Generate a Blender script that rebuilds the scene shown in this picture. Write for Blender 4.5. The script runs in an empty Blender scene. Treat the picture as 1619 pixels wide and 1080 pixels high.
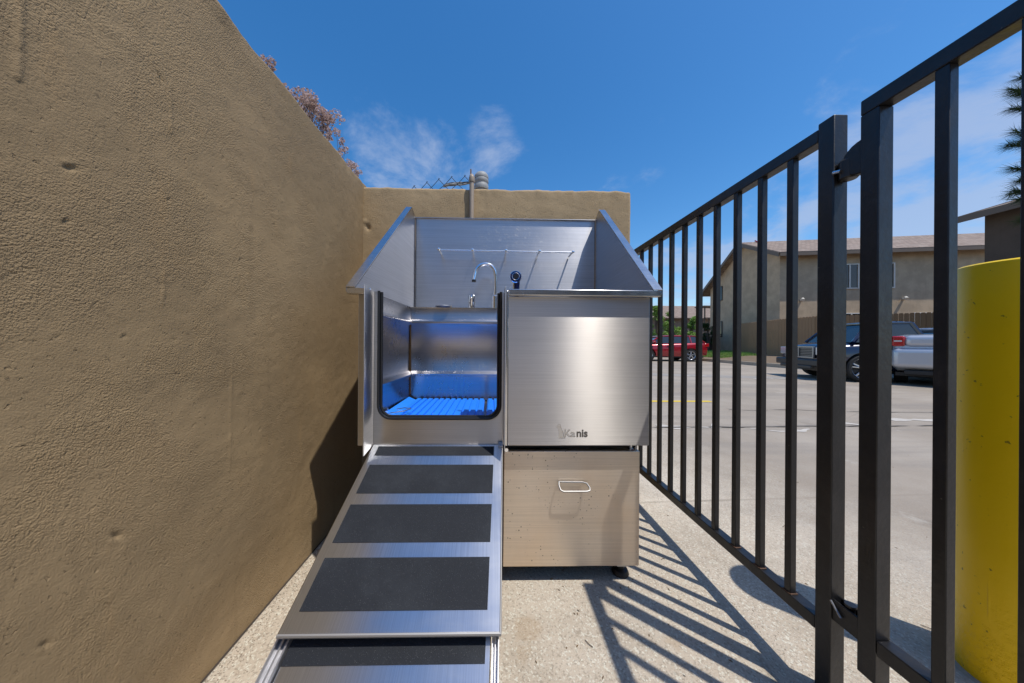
import bpy, bmesh, math, random
import numpy as np
from mathutils import Vector, Matrix, noise
random.seed(7)
scene = bpy.context.scene
col = scene.collection
R = math.radians

# ------------------------------------------------------------------ camera
cd = bpy.data.cameras.new('camera'); cam = bpy.data.objects.new('camera', cd); col.objects.link(cam)
cd.sensor_width = 36; cd.sensor_fit = 'HORIZONTAL'; cd.lens = 470/1619*36
cd.shift_x = 23.5/1619; cd.shift_y = 1/1619
cd.clip_start = .02; cd.clip_end = 2000
cam.matrix_world = Matrix.Translation((0, 0, 1)) @ Matrix.Rotation(R(-1.08), 4, 'Z') @ Matrix.Rotation(R(90), 4, 'X') @ Matrix.Rotation(.007, 4, 'Z')
scene.camera = cam

# ------------------------------------------------------------------ light
SUN = Vector((.348, -.295, 1)).normalized()
EL = math.asin(SUN.z); AZ = math.atan2(SUN.x, SUN.y)
sl = bpy.data.lights.new('sun', 'SUN'); sl.energy = 3.2; sl.angle = R(.53); sl.color = (1, .955, .88)
so = bpy.data.objects.new('sun', sl); col.objects.link(so)
so.rotation_euler = SUN.to_track_quat('Z', 'Y').to_euler(); so.location = SUN*30

world = bpy.data.worlds.new('World'); scene.world = world; world.use_nodes = True
nt = world.node_tree; nt.nodes.clear()
N = nt.nodes.new; LK = nt.links.new
wout = N('ShaderNodeOutputWorld'); bg = N('ShaderNodeBackground'); bg.inputs[1].default_value = .15
sky = N('ShaderNodeTexSky'); sky.sky_type = 'NISHITA'; sky.sun_disc = False
sky.sun_elevation = EL; sky.sun_rotation = AZ; sky.air_density = 1.0; sky.dust_density = .6; sky.ozone_density = 2.2; sky.altitude = 0
tc = N('ShaderNodeTexCoord')
nrm = N('ShaderNodeVectorMath'); nrm.operation = 'NORMALIZE'; LK(tc.outputs['Generated'], nrm.inputs[0])
sep = N('ShaderNodeSeparateXYZ'); LK(nrm.outputs[0], sep.inputs[0])
def M(op, a, b=None, c=None, clamp=False):
    m = N('ShaderNodeMath'); m.operation = op; m.use_clamp = clamp
    for i, v in enumerate((a, b, c)):
        if v is None: continue
        if isinstance(v, (int, float)): m.inputs[i].default_value = v
        else: LK(v, m.inputs[i])
    return m.outputs[0]
zz = M('ADD', M('MAXIMUM', sep.outputs[2], 0), .22)
cx = M('DIVIDE', sep.outputs[0], zz); cy = M('DIVIDE', sep.outputs[1], zz)
cmb = N('ShaderNodeCombineXYZ'); LK(cx, cmb.inputs[0]); LK(cy, cmb.inputs[1])
cn = N('ShaderNodeTexNoise'); cn.inputs['Scale'].default_value = 2.6; cn.inputs['Detail'].default_value = 9; cn.inputs['Roughness'].default_value = .62; cn.inputs['Distortion'].default_value = .25
LK(cmb.outputs[0], cn.inputs['Vector'])
def ramp01(v, a, b):
    m = N('ShaderNodeMapRange'); m.interpolation_type = 'SMOOTHSTEP'; LK(v, m.inputs[0]); m.inputs[1].default_value = a; m.inputs[2].default_value = b
    return m.outputs[0]
def spot(d, deg0, deg1, w):
    dp = N('ShaderNodeVectorMath'); dp.operation = 'DOT_PRODUCT'; LK(nrm.outputs[0], dp.inputs[0]); dp.inputs[1].default_value = Vector(d).normalized()
    return M('MULTIPLY', ramp01(dp.outputs['Value'], math.cos(R(deg0)), math.cos(R(deg1))), w)
tot = None
# the drifts of cloud: direction, outer and inner radius in degrees, weight
for d, a, b, w in (((-.31, 1, .57), 10, 1, .20), ((-.20, 1, .59), 9, 1, .19), ((-.01, 1, .67), 7, 1, .20), ((-.14, 1, .55), 8, 1, .20),
                   ((1.35, 1, .50), 18, 2, .20), ((1.62, 1, .60), 17, 2, .28), ((1.85, 1, .74), 13, 2, .22), ((.80, 1, .26), 16, 2, .14), ((1.1, 1, .42), 14, 2, .14),
                   ((2.3, 1, .5), 25, 3, .2), ((-1.5, -1, .7), 35, 4, .2), ((.6, -1, .5), 35, 4, .2), ((-1, .1, .5), 30, 3, .18)):
    s = spot(d, a, b, w); tot = s if tot is None else M('MAXIMUM', tot, s)
hz = M('MULTIPLY', ramp01(sep.outputs[2], .42, .02), .16)
tot = M('ADD', tot, hz)
cl = M('MULTIPLY', ramp01(M('ADD', cn.outputs['Fac'], tot), .60, .86), .66, clamp=True)
hs = N('ShaderNodeHueSaturation'); hs.inputs['Saturation'].default_value = 1.36; hs.inputs['Value'].default_value = .95; LK(sky.outputs[0], hs.inputs['Color'])
mx = N('ShaderNodeMix'); mx.data_type = 'RGBA'; LK(cl, mx.inputs[0]); LK(hs.outputs[0], mx.inputs[6]); mx.inputs[7].default_value = (2.5, 3.0, 4.1, 1)
LK(mx.outputs[2], bg.inputs[0]); LK(bg.outputs[0], wout.inputs[0])

scene.view_settings.view_transform = 'Standard'; scene.view_settings.look = 'None'
scene.view_settings.exposure = .30; scene.view_settings.gamma = 1
scene.render.engine = 'CYCLES'
scene.cycles.max_bounces = 8; scene.cycles.sample_clamp_indirect = 6; scene.cycles.caustics_reflective = False; scene.cycles.caustics_refractive = False

# ------------------------------------------------------------------ materials
class MT:
    def __init__(s, name):
        s.m = bpy.data.materials.new(name); s.m.use_nodes = True
        s.t = s.m.node_tree; s.n = s.t.nodes; s.p = s.n['Principled BSDF']
    def new(s, t, **k):
        n = s.n.new(t)
        for a, v in k.items():
            if hasattr(n, a) and a not in n.inputs: setattr(n, a, v)
            else: n.inputs[a].default_value = v
        return n
    def link(s, a, b): s.t.links.new(a, b)
    def set(s, k, v):
        s.p.inputs[k].default_value = v if not isinstance(v, tuple) or len(v) == 4 else (*v, 1)
    def coord(s, scale=(1, 1, 1), kind='Object', loc=(0, 0, 0), rot=(0, 0, 0)):
        c = s.new('ShaderNodeTexCoord'); mp = s.new('ShaderNodeMapping')
        mp.inputs['Scale'].default_value = scale; mp.inputs['Location'].default_value = loc; mp.inputs['Rotation'].default_value = rot
        s.link(c.outputs[kind], mp.inputs[0]); return mp.outputs[0]
    def noise(s, vec, scale, detail=3, rough=.5, dist=0):
        n = s.new('ShaderNodeTexNoise'); n.inputs['Scale'].default_value = scale; n.inputs['Detail'].default_value = detail
        n.inputs['Roughness'].default_value = rough; n.inputs['Distortion'].default_value = dist; s.link(vec, n.inputs['Vector']); return n.outputs['Fac']
    def vor(s, vec, scale, feature='F1', out='Distance'):
        n = s.new('ShaderNodeTexVoronoi'); n.feature = feature; n.inputs['Scale'].default_value = scale; s.link(vec, n.inputs['Vector']); return n.outputs[out]
    def math(s, op, a, b=None, clamp=False):
        m = s.new('ShaderNodeMath'); m.operation = op; m.use_clamp = clamp
        for i, v in enumerate((a, b)):
            if v is None: continue
            if isinstance(v, (int, float)): m.inputs[i].default_value = v
            else: s.link(v, m.inputs[i])
        return m.outputs[0]
    def rng(s, v, a, b, c=0, d=1, smooth=True):
        m = s.new('ShaderNodeMapRange'); m.interpolation_type = 'SMOOTHSTEP' if smooth else 'LINEAR'; s.link(v, m.inputs[0])
        for i, x in zip((1, 2, 3, 4), (a, b, c, d)): m.inputs[i].default_value = x
        return m.outputs[0]
    def mix(s, f, a, b, blend='MIX'):
        m = s.new('ShaderNodeMix'); m.data_type = 'RGBA'; m.blend_type = blend
        for i, v in ((0, f), (6, a), (7, b)):
            if isinstance(v, (int, float)): m.inputs[i].default_value = v
            elif isinstance(v, tuple): m.inputs[i].default_value = (*v[:3], 1)
            else: s.link(v, m.inputs[i])
        return m.outputs[2]
    def bump(s, h, strength, dist, prev=None):
        b = s.new('ShaderNodeBump'); b.inputs['Strength'].default_value = strength; b.inputs['Distance'].default_value = dist; s.link(h, b.inputs['Height'])
        if prev is not None: s.link(prev, b.inputs['Normal'])
        return b.outputs[0]
    def out(s, color=None, rough=None, normal=None):
        for k, v in (('Base Color', color), ('Roughness', rough), ('Normal', normal)):
            if v is None: continue
            if isinstance(v, (int, float)): s.p.inputs[k].default_value = v
            elif isinstance(v, tuple): s.p.inputs[k].default_value = (*v[:3], 1)
            else: s.link(v, s.p.inputs[k])
        return s.m

def plain(name, c, rough=.5, metal=0, bump=0, bscale=60, var=.0, coat=0, spec=None):
    m = MT(name); m.set('Metallic', metal)
    v = m.coord()
    cc = c
    if var:
        cc = m.mix(m.noise(v, 3, 5), tuple(x*(1-var) for x in c), tuple(x*(1+var) for x in c))
    nn = m.bump(m.noise(v, bscale, 4), bump, .004) if bump else None
    if coat: m.set('Coat Weight', coat)
    if spec is not None: m.set('Specular IOR Level', spec)
    return m.out(cc, rough, nn)

def stucco(name, c, fine=1.0, seed=0):
    m = MT(name); v = m.coord(kind='Object', loc=(seed, seed*2, 0))
    blot = m.noise(v, 1.7, 5, .6); mid = m.noise(v, 9, 4, .6); gr = m.noise(v, 170, 3, .6)
    a = m.mix(m.rng(blot, .34, .68), tuple(x*.86 for x in c), tuple(x*1.10 for x in c))
    a = m.mix(m.math('MULTIPLY', m.rng(mid, .45, .75), .25), a, tuple(x*k for x, k in zip(c, (1.12, 1.08, 1.0))))
    a = m.mix(m.math('MULTIPLY', m.rng(gr, .55, .75), .18), a, tuple(x*.62 for x in c))
    # thin pale rubs, then dark dots that paint the shade in small pits
    sc = m.noise(m.coord((1, 5, 1.2), loc=(seed, 0, 3)), 2.2, 6, .65)
    a = m.mix(m.math('MULTIPLY', m.rng(sc, .58, .74), .22), a, (c[0]*1.35, c[1]*1.2, c[2]*1.0))
    pit_shade = m.rng(m.noise(v, 95, 2, .5), .672, .71)
    a = m.mix(m.math('MULTIPLY', pit_shade, .55), a, tuple(x*.35 for x in c))
    gx = m.new('ShaderNodeSeparateXYZ'); m.link(v, gx.inputs[0])
    foot = m.math('ADD', gx.outputs[2], m.math('MULTIPLY', m.noise(m.coord((1, 1, .3)), 14, 4, .6), -.16))
    a = m.mix(m.math('MULTIPLY', m.rng(foot, -.02, .10, 1, 0), .35), a, (c[0]*1.25, c[1]*1.3, c[2]*1.45))
    drip = m.noise(m.coord((9, 9, .7)), 1.6, 5, .6)
    a = m.mix(m.math('MULTIPLY', m.rng(drip, .56, .70), .22), a, tuple(x*.66 for x in c))
    wv = m.new('ShaderNodeVectorMath', operation='ADD'); wn = m.new('ShaderNodeTexNoise'); wn.inputs['Scale'].default_value = 40; m.link(v, wn.inputs['Vector'])
    ws = m.new('ShaderNodeVectorMath', operation='SCALE'); m.link(wn.outputs['Color'], ws.inputs[0]); ws.inputs['Scale'].default_value = .012
    m.link(v, wv.inputs[0]); m.link(ws.outputs[0], wv.inputs[1]); wv = wv.outputs[0]
    va = m.vor(wv, 235, 'F1'); vb = m.vor(wv, 470, 'F1')
    mod = m.rng(m.noise(v, 4.5, 4, .6), .36, .62, .22, 1)
    pk_ = m.rng(m.noise(v, 85, 2, .5), .66, .72)
    h1 = m.math('ADD', m.math('MULTIPLY', m.math('SUBTRACT', 1, va), .8), m.math('ADD', m.math('MULTIPLY', m.math('SUBTRACT', 1, vb), .45), m.math('MULTIPLY', m.noise(v, 420, 2, .5), .35)))
    h1 = m.math('SUBTRACT', m.math('MULTIPLY', h1, mod), m.math('MULTIPLY', pk_, .5))
    n1 = m.bump(h1, 1.0*fine, .0027)
    n2 = m.bump(m.noise(v, 24, 4, .5), .25*fine, .008, n1)
    return m.out(a, .86, n2)

def concrete(name, c, c2, near=True):
    m = MT(name); v = m.coord(kind='Object')
    b1 = m.noise(v, .55, 6, .62); b2 = m.noise(v, 3.1, 5, .65); g = m.noise(v, 190, 3, .7); st = m.noise(m.coord((.25, 3, 1)), 1.4, 6, .6)
    a = m.mix(m.rng(b1, .32, .7), c, c2)
    a = m.mix(m.math('MULTIPLY', m.rng(b2, .42, .75), .5), a, tuple(x*.74 for x in c))
    a = m.mix(m.math('MULTIPLY', m.rng(st, .5, .72), .35), a, tuple(x*1.22 for x in c2))
    sp = m.vor(v, 260, 'F1'); spc = m.new('ShaderNodeTexVoronoi'); spc.inputs['Scale'].default_value = 190; m.link(v, spc.inputs['Vector'])
    sepc = m.new('ShaderNodeSeparateColor'); m.link(spc.outputs['Color'], sepc.inputs[0])
    a = m.mix(m.math('MULTIPLY', m.rng(sepc.outputs[0], .68, .95), .5), a, tuple(x*.5 for x in c))
    a = m.mix(m.math('MULTIPLY', m.rng(sepc.outputs[1], .74, .97), .5), a, tuple(min(.75, x*1.6) for x in c2))
    blots = m.rng(m.noise(v, 7, 4, .7), .60, .74)
    a = m.mix(m.math('MULTIPLY', blots, .35), a, (c[0]*.62, c[1]*.5, c[2]*.38))
    crk = m.rng(m.vor(m.coord((.7, 1, 1)), .38, 'DISTANCE_TO_EDGE'), .0, .006, 1, 0)
    crk = m.math('MULTIPLY', crk, m.rng(m.noise(v, 1.1, 3), .45, .55))
    a = m.mix(m.math('MULTIPLY', crk, .6), a, (c[0]*.35, c[1]*.33, c[2]*.3))
    sx = m.new('ShaderNodeSeparateXYZ'); m.link(v, sx.inputs[0])
    tr = m.noise(m.coord((.12, 1.3, 1), rot=(0, 0, .25)), 1.1, 7, .65)
    lotc = m.mix(m.rng(b1, .3, .7), (.265, .215, .165), (.35, .295, .235))
    lotc = m.mix(m.math('MULTIPLY', m.rng(tr, .46, .64), .75), lotc, (.21, .18, .15))
    lotc = m.mix(m.math('MULTIPLY', m.rng(m.noise(v, .9, 6, .7), .60, .66), .45), lotc, (.15, .125, .10))
    lotc = m.mix(m.math('MULTIPLY', m.rng(m.noise(m.coord(loc=(5, 5, 0)), 2.3, 5, .7), .62, .70), .35), lotc, (.50, .46, .40))
    lot = m.rng(m.math('ADD', sx.outputs[0], m.math('MULTIPLY', m.math('SUBTRACT', b2, .5), 1.2)), .9, 2.6)
    a = m.mix(m.math('MULTIPLY', lot, .85), a, lotc)
    # rust and water stains by the ramp
    for px, py, pr_, k in ((.135, 1.035, .060, .32), (.105, .955, .035, .22), (.62, .985, .03, .3)):
        d = m.new('ShaderNodeVectorMath', operation='DISTANCE'); m.link(v, d.inputs[0]); d.inputs[1].default_value = (px, py, 0)
        dd = m.math('ADD', d.outputs['Value'], m.math('MULTIPLY', m.math('SUBTRACT', m.noise(v, 28, 4, .6), .5), .06))
        a = m.mix(m.math('MULTIPLY', m.rng(dd, pr_*.6, pr_, 1, 0), k), a, (.36, .24, .13))
    n1 = m.bump(m.math('ADD', g, m.math('MULTIPLY', sp, .6)), .55, .0035)
    n2 = m.bump(m.noise(v, 22, 5, .6), .35, .01, n1)
    return m.out(a, .88, n2)

def steel(name, tangent=(0, 0, 1), rough=.3, aniso=.85, c=(.60, .585, .57), grain=(3, 3, 600), spots=0, gb=.07, warm=0, dents=.0, blot=1):
    m = MT(name); m.set('Metallic', 1.0); m.set('Anisotropic', aniso)
    cx = m.new('ShaderNodeCombineXYZ')
    for i in range(3): cx.inputs[i].default_value = tangent[i]
    m.link(cx.outputs[0], m.p.inputs['Tangent'])
    v = m.coord(); gv = m.coord(grain)
    g = m.noise(gv, 1, 3, .6); b = m.noise(v, 4, 5, .6)
    smear = m.noise(m.coord(tuple(3 if q > 100 else 11 for q in grain)), 3.2, 5, .6)
    rr = m.math('ADD', m.rng(b, .3, .7, rough*(1-.13*blot), rough*(1+.13*blot)), m.math('MULTIPLY', m.rng(smear, .4, .8), .04*blot))
    cc = m.mix(m.rng(g, .3, .7), tuple(x*.90 for x in c), tuple(min(1, x*1.07) for x in c))
    cc = m.mix(m.math('MULTIPLY', m.rng(smear, .45, .8), .12*blot), cc, tuple(x*.8 for x in c))
    if warm: cc = m.mix(m.math('MULTIPLY', m.rng(m.noise(v, 2.2, 4), .4, .7), warm), cc, (c[0]*.95, c[1]*.80, c[2]*.62))
    nn = m.bump(g, gb, .0006)
    if dents: nn = m.bump(m.noise(v, 3.0, 2, .4), dents, .02, nn)
    if spots:
        vo = m.new('ShaderNodeTexVoronoi'); vo.inputs['Scale'].default_value = 135 if spots < 2 else 110; m.link(v, vo.inputs['Vector'])
        sc = m.new('ShaderNodeSeparateColor'); m.link(vo.outputs['Color'], sc.inputs[0])
        rad = m.rng(sc.outputs[0], .62, 1, 0, .33, False)
        drop = m.math('MULTIPLY', m.math('LESS_THAN', m.math('DIVIDE', vo.outputs['Distance'], m.math('MAXIMUM', rad, .001)), 1), m.rng(m.noise(v, 3.6, 4, .7), .47, .60))
        cc = m.mix(m.math('MULTIPLY', drop, .75 if spots > 1 else .45), cc, (.10, .08, .06) if spots > 1 else (.62, .62, .64))
        rr = m.math('ADD', rr, m.math('MULTIPLY', drop, .2))
        nn = m.bump(drop, .25, .002, nn)
    return m.out(cc, rr, nn)

mat = {}
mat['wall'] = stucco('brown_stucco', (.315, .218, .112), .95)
mat['wall_back'] = stucco('brown_stucco_back_lit', (.415, .298, .165), .9, 3)  # same stucco paint; the back wall's brighter light is put into its colour
mat['ground'] = concrete('lot_concrete', (.47, .395, .305), (.57, .495, .40))
mat['panel'] = steel('brushed_panel', (0, 0, 1), .335, 1.0, (.53, .505, .485), (2.5, 2.5, 520), warm=.12, dents=.008, blot=.18)
mat['panel_side'] = steel('brushed_side', (0, 0, 1), .36, .7, (.58, .58, .585), (2, 2, 500))
mat['splash'] = steel('backsplash_steel', (0, 0, 1), .34, .85, (.56, .56, .58), (3, 3, 380), spots=1, dents=.06, blot=.4)
mat['basin'] = steel('basin_steel', (0, 0, 1), .28, .5, (.38, .37, .38), (3, 3, 400), spots=1, dents=.16)
mat['drawer'] = steel('drawer_steel', (0, 0, 1), .46, .4, (.76, .66, .55), (3, 3, 500), spots=2, warm=.45, dents=.14)
mat['rim'] = steel('rim_steel', (1, 0, 0), .22, .3, (.68, .67, .66), (3, 200, 200))
mat['ramp'] = steel('ramp_aluminium', (0, 1, 0), .33, .8, (.66, .665, .68), (420, 3, 3), spots=0, dents=.10)
mat['rail'] = steel('rail_aluminium', (0, 1, 0), .45, .3, (.50, .50, .52), (200, 2, 200))
mat['chrome'] = plain('chrome', (.85, .86, .88), .07, 1)
mat['handle'] = plain('handle_steel', (.38, .37, .36), .5, .8)
mat['wire'] = plain('steel_wire', (.88, .88, .88), .25, 1)
def grip():
    m = MT('grip_tape'); v = m.coord()
    g = m.noise(v, 500, 2, .6); s = m.noise(v, 5, 5, .7); gl = m.rng(m.vor(v, 300), .0, .18, 1, 0)
    a = m.mix(m.rng(s, .4, .75), (.011, .0135, .019), (.021, .025, .032))
    a = m.mix(m.math('MULTIPLY', gl, .5), a, (.35, .36, .38))
    m.set('Specular IOR Level', .35)
    return m.out(a, .75, m.bump(g, .7, .0015))
mat['grip'] = grip()
mat['rubber'] = plain('black_rubber', (.012, .012, .013), .42, 0, .2, 200)
mat['matblue'] = plain('blue_mat_plastic', (.020, .24, .92), .36, 0, .2, 120, .1)
mat['navy'] = plain('navy_plastic', (.010, .025, .11), .25)
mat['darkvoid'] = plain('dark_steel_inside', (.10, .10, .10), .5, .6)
def fencemat():
    m = MT('black_fence_paint'); v = m.coord()
    c = m.mix(m.rng(m.noise(v, 9, 5, .7), .45, .7), (.0105, .0105, .012), (.020, .019, .020))
    dust = m.noise(m.coord((1, 1, .35)), 26, 6, .7)
    c = m.mix(m.math('MULTIPLY', m.rng(dust, .62, .80), .35), c, (.13, .11, .09))
    chip = m.rng(m.noise(v, 75, 3, .6), .735, .76)
    c = m.mix(m.math('MULTIPLY', chip, .5), c, (.24, .20, .15))
    return m.out(c, m.rng(dust, .3, .7, .28, .45), m.bump(m.noise(v, 90, 4), .22, .003))
mat['fence'] = fencemat()
def yellow():
    m = MT('bollard_yellow'); v = m.coord()
    c = m.mix(m.noise(v, 4, 5), (.88, .57, .0), (.95, .64, .001))
    w = m.noise(m.coord((1, 1, .45)), 9, 6, .7)
    geo = m.new('ShaderNodeSeparateXYZ'); m.link(m.coord(), geo.inputs[0])
    sidem = m.rng(geo.outputs[1], .055, .085)
    wear = m.math('MULTIPLY', m.rng(w, .54, .62), sidem)
    c = m.mix(m.math('MULTIPLY', wear, .6), c, (.55, .42, .24))
    c = m.mix(m.math('MULTIPLY', m.rng(m.noise(v, 60, 3), .69, .73), .7), c, (.10, .07, .02))
    low = m.rng(geo.outputs[2], .32, .05); rgh = m.noise(v, 60, 5, .7)
    m.set('Specular IOR Level', .3)
    n1 = m.bump(m.noise(v, 11, 3, .5), .3, .008)
    n2 = m.bump(m.math('MULTIPLY', m.rng(rgh, .45, .7), m.math('ADD', m.math('MULTIPLY', low, .9), .06)), .45, .006, n1)
    drip = m.rng(m.noise(m.coord((26, 26, 2.2)), 1, 3, .5), .60, .68)
    n3 = m.bump(m.math('MULTIPLY', drip, m.rng(m.noise(v, 3.3, 2), .5, .6)), .7, .006, n2)
    m.set('Coat Weight', .08); m.set('Coat Roughness', .15)
    return m.out(c, .38, n3)
mat['yellow'] = yellow()
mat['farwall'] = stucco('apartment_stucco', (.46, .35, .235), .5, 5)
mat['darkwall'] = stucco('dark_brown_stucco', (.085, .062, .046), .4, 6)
mat['brownwall'] = stucco('lane_stucco', (.22, .165, .12), .4, 7)
def shingle():
    m = MT('roof_shingles'); v = m.coord()
    br = m.new('ShaderNodeTexBrick'); br.inputs['Scale'].default_value = 1; br.inputs['Brick Width'].default_value = .3; br.inputs['Row Height'].default_value = .14
    br.inputs['Color1'].default_value = (.21, .15, .115, 1); br.inputs['Color2'].default_value = (.32, .24, .19, 1); br.inputs['Mortar'].default_value = (.12, .09, .07, 1); br.inputs['Mortar Size'].default_value = .012
    m.link(v, br.inputs['Vector'])
    c = m.mix(m.math('MULTIPLY', m.rng(m.noise(v, 1.2, 5), .4, .7), .4), br.outputs['Color'], (.30, .24, .20))
    return m.out(c, .9, m.bump(br.outputs['Fac'], .4, .02))
mat['shingle'] = shingle()
mat['fascia'] = plain('fascia_brown', (.13, .095, .07), .6)
mat['soffit'] = plain('soffit_tan', (.34, .29, .23), .7)
mat['board'] = plain('board_fence_tan', (.34, .205, .105), .8, 0, .2, 30, .12)
mat['boarddk'] = plain('dark_timber', (.10, .065, .045), .8, 0, .2, 30, .12)
mat['glass'] = plain('dark_window_glass', (.012, .016, .02), .04, 0, spec=.8)
mat['carglass'] = plain('tinted_car_glass', (.02, .03, .035), .03, 0, spec=.9)
mat['white'] = plain('white_paint', (.62, .60, .55), .4)
mat['red'] = plain('red_car_paint', (.34, .008, .018), .25, .25, coat=1)
mat['bluepaint'] = plain('navy_truck_paint', (.004, .011, .040), .22, .2, coat=1)
mat['silver'] = plain('silver_car_paint', (.50, .52, .56), .30, .35, coat=1)
mat['blacktrim'] = plain('black_trim', (.015, .015, .016), .45)
mat['tyre'] = plain('tyre_rubber', (.018, .018, .018), .75)
mat['alloy'] = plain('alloy_rim', (.62, .63, .65), .22, .9)
mat['greychrome'] = plain('dull_chrome', (.30, .31, .33), .3, .9)
mat['taillight'] = plain('red_lens', (.45, .006, .008), .12, coat=1)
mat['headlight'] = plain('headlight_lens', (.55, .57, .6), .1, .4)
mat['curb'] = plain('curb_concrete', (.40, .34, .26), .85, 0, .3, 20, .15)
mat['grass'] = plain('grass_green', (.07, .16, .025), .8, 0, .5, 30, .3)
mat['dirt'] = plain('planting_bed_soil', (.17, .12, .075), .9, 0, .6, 12, .3)
mat['yline'] = plain('yellow_line_paint', (.66, .46, .05), .7, 0, .2, 80, .2)
mat['crackfill'] = plain('pale_patch', (.50, .455, .395), .85, 0, .4, 60, .15)
mat['roughband'] = plain('rough_gutter', (.30, .27, .235), .9, 0, .9, 40, .35)
mat['bark'] = plain('bark', (.12, .085, .06), .9, 0, .7, 30, .25)
mat['pipe'] = plain('painted_conduit', (.33, .26, .19), .5, 0, .1, 40, .1)
mat['grey'] = plain('galvanised_grey', (.30, .31, .31), .6, 0, .2, 40, .15)
mat['rust'] = plain('rusty_bar', (.20, .13, .09), .7, .2, .4, 60, .3)
mat['cable'] = plain('black_cable', (.02, .02, .022), .5)
mat['wiregalv'] = plain('galvanised_wire', (.30, .30, .31), .4, .6)
def leafmat(name, c1, c2, trans=.25):
    m = MT(name); oi = m.new('ShaderNodeNewGeometry')
    c = m.mix(oi.outputs['Random Per Island'], c1, c2)
    m.p.inputs['Subsurface Weight'].default_value = 0
    d = m.new('ShaderNodeBsdfTranslucent'); m.link(c, d.inputs[0]); ad = m.new('ShaderNodeMixShader'); ad.inputs[0].default_value = trans
    m.out(c, .6); m.link(m.p.outputs[0], ad.inputs[1]); m.link(d.outputs[0], ad.inputs[2])
    m.link(ad.outputs[0], m.n['Material Output'].inputs[0]); return m.m
mat['leaf'] = leafmat('green_leaves', (.13, .27, .04), (.32, .46, .11))
mat['leafdk'] = leafmat('dark_leaves', (.025, .06, .015), (.06, .11, .03))
mat['bract'] = leafmat('dry_bracts', (.36, .25, .20), (.66, .52, .50), .35)
mat['needle'] = leafmat('pine_needles', (.02, .045, .018), (.05, .085, .03), .1)
mat['etch'] = plain('etched_steel', (.22, .20, .18), .5, .8)
mat['etchlt'] = plain('etched_steel_pale', (.75, .72, .68), .45, .9)

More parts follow.
